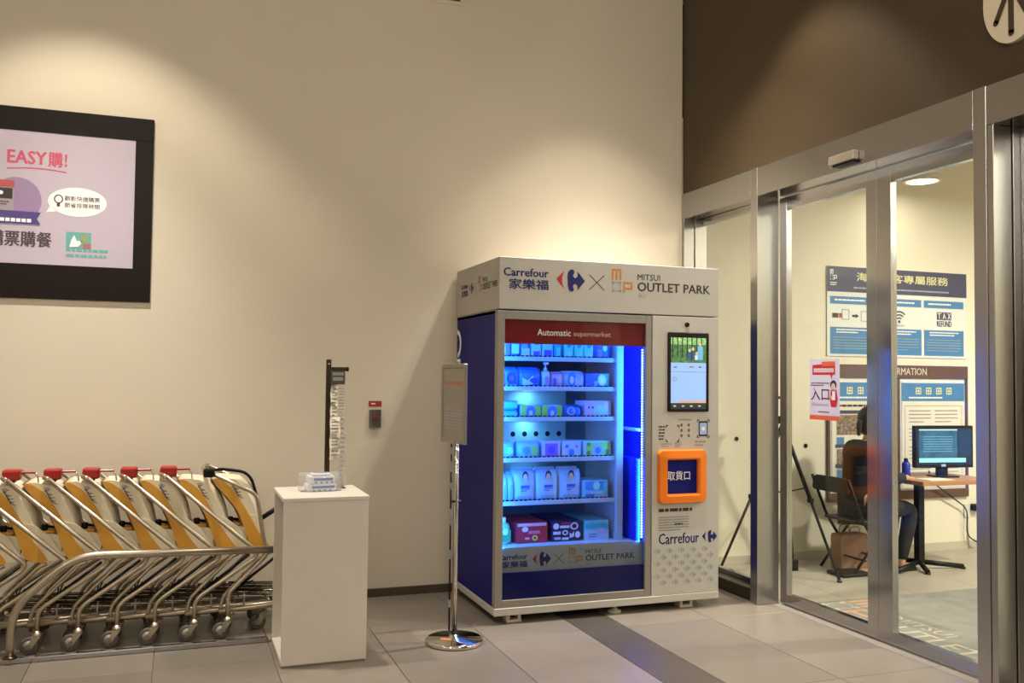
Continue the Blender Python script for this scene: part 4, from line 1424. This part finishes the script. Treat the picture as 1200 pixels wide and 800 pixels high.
# board: almost edge-on, its face turned to the cream wall side
FRM = mat('frame_grey', '#958e84', 0.4, 0.5)
bo = bpy.data.objects.new('sign_board', None)
COL.objects.link(bo)
bo.parent = t
ang = math.atan2(0.04, 0.33)
bo.location = (-.018, 0, 0)
bo.rotation_euler = (0, 0, ang)
for a in ((-.17, -.145, 1.125, 1.575), (.145, .17, 1.125, 1.575)):
    box('frame_bar', -.012, .006, a[0], a[1], a[2], a[3], FRM, bo, 0.004)
for a in ((1.125, 1.15), (1.55, 1.575)):
    box('frame_bar', -.012, .006, -.145, .145, a[0], a[1], FRM, bo, 0.004)
box('notice_sheet', -.006, .0, -.145, .145, 1.15, 1.55, mat('notice_paper', '#958b7e', 0.5, var=0.03), bo)
P = side_print(-.006)
P.rect(-.13, 1.455, .13, 1.475, mat('notice_red', '#a46a58', 0.5))
P.small(-.12, 1.35, .12, 1.44, 4, GREYP, 0, seed=2)
P.small(-.12, 1.2, .12, 1.32, 7, LGREYP, 0, seed=3)
P.build('notice_print', bo)['kind'] = 'stuff'
lathe_obj('board_clip', [(0.008, 1.57), (0.008, 1.6), (0.004, 1.604)], CHROME, t, 10, (-.006, -.05, 0))
# cord hanging beside the pole
for z0_, z1_ in ((.2, .24), (.47, .52), (.66, .75), (.86, .9), (.96, 1.02), (1.06, 1.1)):
    box('cord_sleeve', -.035, -.023, .002, .014, z0_, z1_, LGREYP, t)
tube_obj('striped_cord', [(-.029, .008, .07), (-.029, .008, 1.12)], 0.005, BLACK, t, 6)

# ================================================================== VESTIBULE
# entrance notice on the door glass
t = thing('entrance_notice', 'white and orange paper notice reading entrance stuck on the sliding door glass', 'notice')
NW = mat('notice_white', '#d8d0da', 0.5, var=0.02)
NO = mat('notice_orange', '#e0643c', 0.5, var=0.02)
NR = mat('notice_crimson', '#c42c34', 0.5, var=0.02)
NI = mat('notice_ink', '#4a1c34', 0.5, var=0.02)
NB = mat('notice_hair', '#1c2250', 0.5)
NS = mat('notice_skin', '#e8b8a4', 0.5)
XD = 0.19 - 0.006
a0, a1, b0, b1 = 1.303, 1.589, 1.252, 1.640
box('sheet', XD - 0.0012, XD, -a1, -a0, b0, b1, NW, t)
P = side_print(XD - 0.0012, lift=0.0006)


def nu(f): return a0 + f * (a1 - a0)
def nv(f): return b0 + f * (b1 - b0)


P.rect(nu(0), nv(0), nu(1), nv(.075), NO)
P.poly([(nu(.1), nv(.74)), (nu(.7), nv(.74)), (nu(.74), nv(.66)), (nu(.78), nv(.74)), (nu(.86), nv(.74)), (nu(.86), nv(.93)), (nu(.1), nv(.9))], NR)
P.rect(nu(.42), nv(.88), nu(.86), nv(.955), NO, 1)
for k in range(6):
    P.frame(nu(.15 + k * .113), nv(.78), nu(.245 + k * .113), nv(.845), .006, WHITEP, 1)
    P.rect(nu(.17 + k * .113), nv(.808), nu(.225 + k * .113), nv(.82), WHITEP, 1)
P.small(nu(.05), nv(.55), nu(.68), nv(.62), 2, NI, 0, seed=4)
P.text('入口', nu(.05), nv(.32), nu(.66), nv(.52), NI, 0, bold=0.02)
P.text('(Entrance)', nu(.07), nv(.21), nu(.64), nv(.28), GREYP, 0)
P.small(nu(.3), nv(.115), nu(.7), nv(.15), 1, NI, 0, seed=6)
P.ell(nu(.8), nv(.575), .03, .03, NB, 0, 16)
P.ell(nu(.8), nv(.54), .02, .026, NS, 1, 16)
P.poly([(nu(.72), nv(.5)), (nu(.9), nv(.5)), (nu(.94), nv(.36)), (nu(.9), nv(.22)), (nu(.72), nv(.22)), (nu(.68), nv(.36))], NR, 0)
P.poly([(nu(.76), nv(.5)), (nu(.86), nv(.5)), (nu(.86), nv(.33)), (nu(.76), nv(.33))], WHITEP, 1)
P.poly([(nu(.72), nv(.42)), (nu(.78), nv(.34)), (nu(.76), nv(.31)), (nu(.7), nv(.38))], NS, 2)
P.build('notice_print', t)

# service poster
YW = 0.2
t = thing('service_poster', 'blue and white tourist service poster on the wall behind the doors', 'poster')
PN = mat('poster_navy', '#3a3c5a', 0.5, var=0.02)
PB = mat('poster_blue', '#3f78ac', 0.5, var=0.02)
PWH = mat('poster_white', '#d3d6d4', 0.5, var=0.02)
PG = mat('poster_gold', '#d8d49c', 0.5)
X0, X1, Z0, Z1 = 1.533, 3.085, 1.715, 2.488
box('board', X0, X1, YW - .012, YW - .001, Z0, Z1, PWH, t)
P = front_print(YW - .012, lift=0.002)


def sx(f): return X0 + f * (X1 - X0)


P.rect(X0, 2.27, X1, Z1, PN)
P.text('海外旅客專屬服務', sx(.2), 2.37, sx(.86), 2.445, PG, 1, bold=0.03)
P.small(sx(.18), 2.295, sx(.88), 2.325, 1, LGREYP, 1, seed=2)
block_logo(P, sx(.02), 2.37, .07, .09, WHITEP, WHITEP, 1)
P.small(sx(.02), 2.32, sx(.07), 2.355, 2, WHITEP, 1, seed=3)
cols = [(.02, .325), (.345, .66), (.68, .975)]
for i, (a, b) in enumerate(cols):
    P.rect(sx(a), 2.165, sx(b), 2.23, PB)
    P.small(sx(a + .03), 2.185, sx(b - .03), 2.215, 1, WHITEP, 1, seed=5 + i)
    P.rect(sx(a), 1.735, sx(b), 1.965, PB)
    P.small(sx(a + .04), 1.91, sx(b - .04), 1.955, 2, WHITEP, 1, seed=9 + i)
    P.small(sx(a + .02), 1.77, sx(b - .02), 1.89, 5, LGREYP, 1, seed=12 + i, fill=.25)
P.build('poster_print', t)
P = front_print(YW - .012, lift=0.002)
P.rect(sx(.035), 2.045, sx(.075), 2.085, DARKP).rect(sx(.08), 2.045, sx(.1), 2.085, REDP)
P.frame(sx(.1), 2.03, sx(.15), 2.12, .006, GREYP)
P.poly([(sx(.17), 2.055), (sx(.195), 2.055), (sx(.195), 2.045), (sx(.215), 2.065), (sx(.195), 2.085), (sx(.195), 2.075), (sx(.17), 2.075)], DARKP)
P.frame(sx(.23), 2.02, sx(.315), 2.11, .006, GREYP)
P.build('ticket_icon', t)
P = front_print(YW - .012, lift=0.002)
cu, cv = sx(.5), 2.03
P.ell(cu, cv, .014, .014, PN, 0, 16)
for r in (.04, .068, .096):
    P.ring(cu, cv, r, r, .014, PN, 0, 10, math.radians(45), math.radians(135))
P.text('Wi-Fi', cu - .04, 1.985, cu + .05, 2.005, PN, 0)
P.build('wireless_icon', t)
P = front_print(YW - .012, lift=0.002)
ta, tb = sx(.775), sx(.885)
for k, ch in enumerate('TAX'):
    q0, q1 = ta + (tb - ta) * k / 3, ta + (tb - ta) * (k + 1) / 3 - .003
    P.rect(q0, 2.06, q1, 2.13, PN)
    P.text(ch, q0 + .008, 2.068, q1 - .008, 2.122, PWH, 1, bold=0.02)
P.text('REFUND', ta, 2.0, tb, 2.05, PN, 0, bold=0.02)
P.build('tax_icon', t)

# information board
t = thing('information_board', 'brown framed information board hung below the tourist service poster', 'notice board')
BR = mat('board_brown', '#5a3f34', 0.5, var=0.04)
X0, X1, Z0, Z1 = 1.53, 3.08, 0.47, 1.645
box('backing', X0 + .02, X1 - .02, YW - .012, YW, Z0 + .05, Z1 - .1, PWH, t)
box('header', X0, X1, YW - .028, YW, 1.53, Z1, BR, t, 0.002)
P = front_print(YW - .028, lift=0.002)
P.text('INFORMATION', sx(.36), 1.56, sx(.69), 1.622, mat('board_letter', '#cfc6b6', 0.5), 0, bold=0.012)
P.build('lettering', t)
box('bottom_rail', X0, X1, YW - .028, YW, Z0, Z0 + .075, BR, t, 0.002)
for a in (X0, X1 - .025):
    box('side_rail', a, a + .025, YW - .026, YW, Z0 + .075, 1.53, BR, t, 0.002)
box('centre_rail', sx(.485), sx(.5), YW - .024, YW - .012, Z0 + .075, 1.53, BR, t, 0.001)
PHOTO = mat('food_photo', '#7d6a5c', 0.5, var=0.9, scale=45)
for i, (a, b) in enumerate(((.03, .47), (.515, .975))):
    sh = box('sheet', sx(a), sx(b), YW - .018, YW - .012, .56, 1.5, mat('sheet_paper', '#d6d2c4', 0.5, var=0.02), t)
    P = front_print(YW - .018, lift=0.0015)
    P.rect(sx(a), 1.33, sx(b), 1.49, PB)
    for q in range(4):    # four heading characters too blurred to read
        g0 = sx(a + .1 + q * .075)
        P.frame(g0, 1.39, g0 + .06, 1.45, .009, PG, 1)
        P.rect(g0 + .012, 1.415, g0 + .048, 1.424, PG, 1).rect(g0 + .026, 1.4, g0 + .034, 1.44, PG, 1.5)
    P.small(sx(a + .05), 1.345, sx(b - .05), 1.375, 1, WHITEP, 1, seed=3 + i)
    if i == 0:
        P.small(sx(a + .03), 1.27, sx(b - .03), 1.31, 1, DARKP, 0, seed=5)
        for q, zz in enumerate((1.04, .75, .58)):
            P.rect(sx(a + .03), zz, sx(b - .02), zz + .17 if q < 2 else zz + .13, PHOTO)
            P.rect(sx(a + .02), zz + .18, sx(a + .2), zz + .21, PN, 1)
        for q in range(3):
            P.rect(sx(a + .03 + q * .12), .945, sx(a + .08 + q * .12), 1.02, (PB, PWH, PB)[q])
        P.rect(sx(a + .03), .67, sx(a + .08), .745, PB, 2).rect(sx(a + .1), .67, sx(b - .02), .7, NR, 2)
    else:
        P.frame(sx(a + .02), .6, sx(b - .02), 1.29, .004, GREYP)
        for q in range(4):
            P.small(sx(a + .05), 1.13 - q * .16, sx(a + .21), 1.26 - q * .16, 4, GREYP, 0, seed=20 + q, fill=.3)
            P.small(sx(a + .24), 1.13 - q * .16, sx(b - .05), 1.26 - q * .16, 4, GREYP, 0, seed=30 + q, fill=.3)
    P.build('sheet_print', sh)

# floor mat
t = thing('entrance_mat', 'grey entrance mat printed with the outlet name behind the doors', 'mat')
MATG = mat('mat_grey', '#86837d', 0.85, var=0.12, scale=9, bump=0.25, bscale=400)
box('mat', .36, 1.85, -4.0, -1.08, 0.0, .008, MATG, t, 0.003)
P = Print((0, 0, .008), (0, -1, 0), (1, 0, 0), (0, 0, 1), lift=0.001)
ML = mat('mat_letter', '#b8b09e', 0.85)
P.text('MITSUI', 1.56, .585, 2.02, .68, ML, 0, bold=0.006)
P.text('OUTLET PARK', 1.56, .39, 2.95, .54, ML, 0, bold=0.02)
P.build('mat_lettering', t)
P = Print((0, 0, .008), (0, -1, 0), (1, 0, 0), (0, 0, 1), lift=0.001)
block_logo(P, 1.12, .40, .38, .42, mat('mat_orange', '#c08e70', 0.85), ML)
P.build('mat_emblem', t)

# desk
t = thing('desk', 'wood-topped desk on a black pedestal leg by the poster wall', 'desk')
WOOD = mat('desk_wood', '#a9764e', 0.4, var=0.12, scale=4, stretch=(1, 12, 1))
DT = .722
box('desk_top', 1.80, 2.56, -.60, -.02, DT - .035, DT, WOOD, t, 0.004)
box('column', 1.93, 1.99, -.42, -.36, .04, DT - .035, BLACKM, t, 0.004)
for (a, b) in (((1.96, -.39, .06), (1.56, -.53, .02)), ((1.96, -.39, .06), (2.31, -.49, .02)), ((1.96, -.39, .06), (1.86, -.58, .02)), ((1.96, -.39, .06), (2.0, -.08, .02))):
    tube_obj('foot_bar', [a, b], 0.02, BLACKM, t, 8)
    lathe_obj('glide', [(.02, 0), (.022, .01), (.012, .02)], BLACKM, t, 12, (b[0], b[1], 0))

# monitor
t = thing('monitor', 'black flat computer monitor with a lit blue screen on the desk', 'monitor', (2.27, -.33, DT), math.radians(-8))
box('panel', -.275, .275, -.02, .02, .075, .42, BLACK, t, 0.006)
sc_ = box('screen', -.255, .255, -.0215, -.02, .1, .4, mat('mon_base', '#14263c', 0.25, emit=0.5), t)
P = front_print(-.0215, lift=0.0006)
P.rect(-.235, .12, .12, .39, mat('mon_blue', '#2a5474', 0.25, emit=0.55, var=0.3, scale=12))
P.rect(-.235, .12, .2, .155, mat('mon_mint', '#7fd0c8', 0.25, emit=0.8), 1)
P.rect(-.235, .382, .12, .39, mat('mon_white', '#b8dce8', 0.25, emit=0.8), 1)
P.rect(.13, .165, .25, .38, mat('mon_dark', '#16304c', 0.25, emit=0.4), 1)
P.small(-.2, .2, .08, .34, 7, mat('mon_line', '#5f94b4', 0.25, emit=0.5), 1, seed=3, fill=.3)
P.build('screen_image', t)
box('neck', -.05, .05, .0, .03, .0, .12, BLACK, t, 0.004)
box('stand_base', -.1, .1, -.08, .08, 0.0, .012, BLACK, t, 0.005)
box('webcam_tag', -.03, .01, -.024, -.02, .085, .105, mat('tag_blue', '#9fb8e8', 0.4), t)

t = thing('spray_bottle', 'small cobalt blue bottle standing on the desk', 'bottle', (1.915, -.3, DT))
lathe_obj('body', [(.03, 0), (.033, .008), (.033, .11), (.02, .13)], mat('cobalt', '#1c2e9c', 0.25), t, 18)
lathe_obj('cap', [(.017, .13), (.017, .155), (.012, .158)], mat('cobalt_dark', '#141f6a', 0.3), t, 14)
t = tag(box('paper_sheet', 1.92, 2.16, -.56, -.4, DT, DT + .003, mat('paper_white', '#dcd6c8', 0.6)), 'white paper sheets lying on the desk', 'paper')
# cable behind the desk
tag(tube_obj('power_cable', [(2.35, -.1, DT + .02), (2.6, .12, .62), (3.05, .16, .36), (3.02, .15, .12), (3.2, .12, .03), (3.3, .1, .12), (3.3, .16, .33)], 0.006, BLACK, None, 6, .08), 'thin black power cable looping down the wall beside the desk', 'cable')
t = thing('wall_outlet', 'white wall outlet with a black plug beside the information board', 'outlet')
box('cover', 3.04, 3.11, YW - .012, YW, .28, .4, mat('outlet_white', '#d2ccc0', 0.4), t, 0.003)
box('plug', 3.115, 3.2, YW - .06, YW, .34, .4, BLACK, t, 0.008)
t = tag(tube_obj('wall_conduit', [(3.085, YW - .01, .0), (3.085, YW - .01, .28)], 0.008, mat('conduit', '#b9b2a4', 0.4), None, 8), 'thin grey conduit running down from the wall outlet', 'conduit')
for x, z, lb in ((.635, 1.019, 'small black fixing hole in the cream wall beside the tripod'), (1.317, .953, 'small black fixing hole in the cream wall below the entrance notice')):
    tag(lathe_obj('wall_plug', [(.018, 0), (.018, -.006), (.012, -.007)], BLACK, None, 14, (x, YW, z), 'y'), lb, 'wall plug')

# folding chair
t = thing('folding_chair', 'black folding chair pulled up to the desk', 'chair')
YA, YB_ = -.50, -.08
bk = prism_obj('backrest', [(YA, .645), (YA + .03, .63), (YB_ - .03, .63), (YB_, .645), (YB_ - .01, .73), (YB_ - .05, .75), (YA + .05, .75), (YA + .01, .73)], 1.165, 1.19, BLACK, t, 'x', 0.008, 2)
box('seat', 1.26, 1.63, YA + .02, YB_ - .02, .40, .425, BLACK, t, 0.012, 2)
for y in (YA, YB_):
    tube_obj('back_leg', [(1.165, y, .745), (1.30, y, .43), (1.58, y, .015)], 0.012, BLACKM, t, 8, .05)
    tube_obj('front_leg', [(1.57, y + (.02 if y < -.3 else -.02), .41), (1.23, y + (.02 if y < -.3 else -.02), .012)], 0.011, BLACKM, t, 8)
for (x, z) in ((1.50, .13), (1.33, .12)):
    tube_obj('cross_bar', [(x, YA, z), (x, YB_, z)], 0.009, BLACKM, t, 8)

t = thing('paper_bag', 'brown paper bag with loop handles under the folding chair', 'bag', (1.43, -.2, 0))
KR = mat('kraft', '#8a6448', 0.7, var=0.06, bump=.1, bscale=30)
prism_obj('bag_body', [(-.13, 0), (.13, 0), (.135, .26), (.12, .28), (-.12, .28), (-.135, .26)], -.06, .06, KR, t, 'y', 0.004, 1)
for y in (-.062, .062):
    tube_obj('handle', [(-.05, y, .27), (-.045, y, .34), (.045, y, .34), (.05, y, .27)], 0.004, KR, t, 6, .03)
t = tag(box('flat_case', 1.12, 1.38, -.5, -.3, 0.0, .03, BLACK, None, 0.01, 2), 'flat black case lying on the floor beside the folding chair', 'case')

# tripod
t = thing('tripod', 'black tripod standing between the glass panes and the poster wall', 'tripod')
ap = Vector((.80, -.19, 1.16))
for (x, y) in ((1.0, -.6), (.38, .04), (1.06, .03)):
    f = Vector((x, y, 0.012))
    mid = ap.lerp(f, .5)
    lg = tube_obj('leg', [ap, mid], 0.016, BLACKM, t, 8)
    tube_obj('lower_leg', [mid, f], 0.011, BLACKM, lg, 8)
    lathe_obj('foot_pad', [(.018, 0), (.02, .012), (.012, .02)], RUBBER, lg, 12, (x, y, 0))
    bm = bmesh.new()
    bx(bm, mid.x - .02, mid.x + .02, mid.y - .02, mid.y + .02, mid.z - .018, mid.z + .018, 0.005)
    bm_obj('clamp', bm, BLACK, lg)
    tube_obj('spreader', [ap.lerp(f, .42), Vector((ap.x, ap.y, .62))], 0.006, BLACKM, t, 6)
tube_obj('centre_column', [(ap.x, ap.y, .55), (ap.x, ap.y, 1.36)], 0.013, BLACKM, t, 10)
box('head', ap.x - .035, ap.x + .035, ap.y - .035, ap.y + .035, 1.16, 1.22, BLACKM, t, 0.008, 2)
box('top_plate', ap.x - .04, ap.x + .04, ap.y - .03, ap.y + .03, 1.355, 1.375, BLACKM, t, 0.004)
t = tag(box('black_crate', .9, .97, -.16, -.08, 0.03, .115, BLACK, None, 0.004), 'small black box on the floor beside the tripod foot', 'box')
t.location.z = -0.03


# ------------------------------------------------------------------ seated person
def skin_obj(name, nodes, links, ma, parent, root=0, sub=2):
    """nodes: (x, y, z, r) or (x, y, z, rx, ry)"""
    me = bpy.data.meshes.new(name)
    bm = bmesh.new()
    lay = bm.verts.layers.skin.verify()
    vs = []
    for i, nd in enumerate(nodes):
        v = bm.verts.new(nd[:3])
        v[lay].radius = (nd[3], nd[4] if len(nd) > 4 else nd[3])
        v[lay].use_root = (i == root)
        vs.append(v)
    for a, b in links:
        bm.edges.new((vs[a], vs[b]))
    bm.to_mesh(me)
    bm.free()
    o = link(name, me, parent, [ma])
    md = o.modifiers.new('skin', 'SKIN')
    md.use_smooth_shade = True
    sd = o.modifiers.new('sub', 'SUBSURF')
    sd.levels = sd.render_levels = sub
    return o


t = thing('person', 'person in black clothes seated on the folding chair with a hand on the desk', 'person', (0.13, 0.17, -0.028))
SKIN = mat('skin', '#c99a7c', 0.5, var=0.04)
CLOTH = mat('black_cloth', '#131313', 0.9, var=0.15, bump=.1, bscale=200)
TROU = mat('black_trousers', '#181818', 0.85, var=0.15)
HAIR = mat('dark_hair', '#15100d', 0.5, var=0.2)
yc = -.47
nodes, links = [], []


def chain(pts, start=None):
    idx = [] if start is None else [start]
    for p in pts:
        nodes.append(p)
        idx.append(len(nodes) - 1)
    for a, b in zip(idx, idx[1:]):
        links.append((a, b))
    return idx


sp_ = chain([(1.31, yc, .53, .13), (1.30, yc, .66, .115), (1.33, yc, .82, .125), (1.37, yc, .96, .11), (1.405, yc, 1.05, .05), (1.42, yc, 1.1, .045), (1.435, yc, 1.16, .072), (1.44, yc, 1.22, .085), (1.435, yc, 1.28, .062)])
nose = chain([(1.525, yc, 1.195, .012), (1.545, yc, 1.18, .008)], sp_[7])
arms = []
for s_, ex, hx_, hy in ((-1, 1.46, 1.735, yc - .06), (1, 1.46, 1.73, yc + .15)):
    ar_ = chain([(1.37, yc + s_ * .13, .995, .055), (1.375, yc + s_ * .19, .96, .048), (ex, yc + s_ * .22, .76, .038), (1.62, (yc + s_ * .2 + hy) / 2, .765, .03), (hx_ - .05, hy, .76, .02, .026), (hx_, hy, .752, .014, .034)], sp_[3])
    w_ = ar_[-1]
    for q, (dy, L_) in enumerate(((-.028, .055), (-.009, .068), (.011, .064), (.029, .05))):
        chain([(hx_ + .022, hy + dy, .753, .009), (hx_ + .022 + L_ * .5, hy + dy * 1.1, .752, .0085), (hx_ + .022 + L_, hy + dy * 1.15, .736, .0075)], w_)
    chain([(hx_ - .012, hy - s_ * .036, .748, .0095), (hx_ + .022, hy - s_ * .052, .738, .008)], ar_[-2])
for s_, kx, ax_ in ((-1, 1.735, 1.63), (1, 1.75, 1.72)):
    chain([(1.36, yc + s_ * .085, .51, .085), (1.55, yc + s_ * .095, .52, .075), (kx, yc + s_ * .1, .51, .055), (kx - .03, yc + s_ * .1, .36, .05), (ax_, yc + s_ * .1, .09, .035), (ax_ + .01, yc + s_ * .1, .045, .035), (ax_ + .12, yc + s_ * .11, .03, .028)], sp_[0])
body = skin_obj('body', nodes, links, SKIN, t, 0)
# face
for s_ in (-1, 1):
    lathe_obj('eye', [(.004, .0), (.009, .003), (.009, .006), (.004, .008)], HAIR, body, 10, (1.505, yc + s_ * .03, 1.215), 'x')
    bm = bmesh.new()
    bx(bm, 1.425, 1.455, yc + s_ * .082 - .008, yc + s_ * .082 + .008, 1.175, 1.235, .007, 2)
    bm_obj('ear', bm, SKIN, body)
box('mouth', 1.505, 1.514, yc - .02, yc + .02, 1.14, 1.148, mat('lips', '#9a5c50', 0.5), body, .002)
# hair cap with a short tail
bm = bmesh.new()
bmesh.ops.create_uvsphere(bm, u_segments=20, v_segments=12, radius=1.0)
for v in bm.verts:
    d = v.co.copy()
    k = .104 if d.x < .25 else .098
    if d.x > .3 and d.z < .45:
        k = .07
    v.co = Vector((1.425 + d.x * k, yc + d.y * k * .92, 1.225 + d.z * k * 1.05 - (.03 if d.x < -.2 and d.z < 0 else 0)))
bm_obj('hair', bm, HAIR, t, True)
skin_obj('hair_tail', [(1.335, yc, 1.22, .028), (1.315, yc, 1.17, .025), (1.31, yc, 1.09, .012)], [(0, 1), (1, 2)], HAIR, t)
# jacket and trousers follow the body
jn = [(1.31, yc, .5, .148), (1.30, yc, .64, .135), (1.325, yc, .8, .142), (1.365, yc, .96, .122), (1.395, yc, 1.04, .062)]
jl = [(0, 1), (1, 2), (2, 3), (3, 4)]
for s_, hy in ((-1, yc - .06), (1, yc + .15)):
    b = len(jn)
    jn += [(1.365, yc + s_ * .14, .995, .066), (1.37, yc + s_ * .198, .955, .06), (1.46, yc + s_ * .225, .762, .05), (1.62, (yc + s_ * .2 + hy) / 2, .768, .042), (1.67, (yc + s_ * .1 + hy * 3) / 4, .765, .036)]
    jl += [(3, b), (b, b + 1), (b + 1, b + 2), (b + 2, b + 3), (b + 3, b + 4)]
skin_obj('jacket', jn, jl, CLOTH, t)
tn = [(1.31, yc, .525, .14)]
tl = []
for s_, kx, ax_ in ((-1, 1.735, 1.63), (1, 1.75, 1.72)):
    b = len(tn)
    tn += [(1.36, yc + s_ * .088, .515, .094), (1.55, yc + s_ * .097, .525, .084), (kx, yc + s_ * .1, .515, .066), (kx - .03, yc + s_ * .1, .36, .06), (ax_, yc + s_ * .1, .1, .048)]
    tl += [(0, b), (b, b + 1), (b + 1, b + 2), (b + 2, b + 3), (b + 3, b + 4)]
skin_obj('trousers', tn, tl, TROU, t)
for s_, ax_ in ((-1, 1.63), (1, 1.72)):
    o = skin_obj('shoe', [(ax_ - .03, yc + s_ * .1, .04, .04), (ax_ + .06, yc + s_ * .105, .037, .036, .042), (ax_ + .15, yc + s_ * .11, .03, .028, .036)], [(0, 1), (1, 2)], BLACK, t)
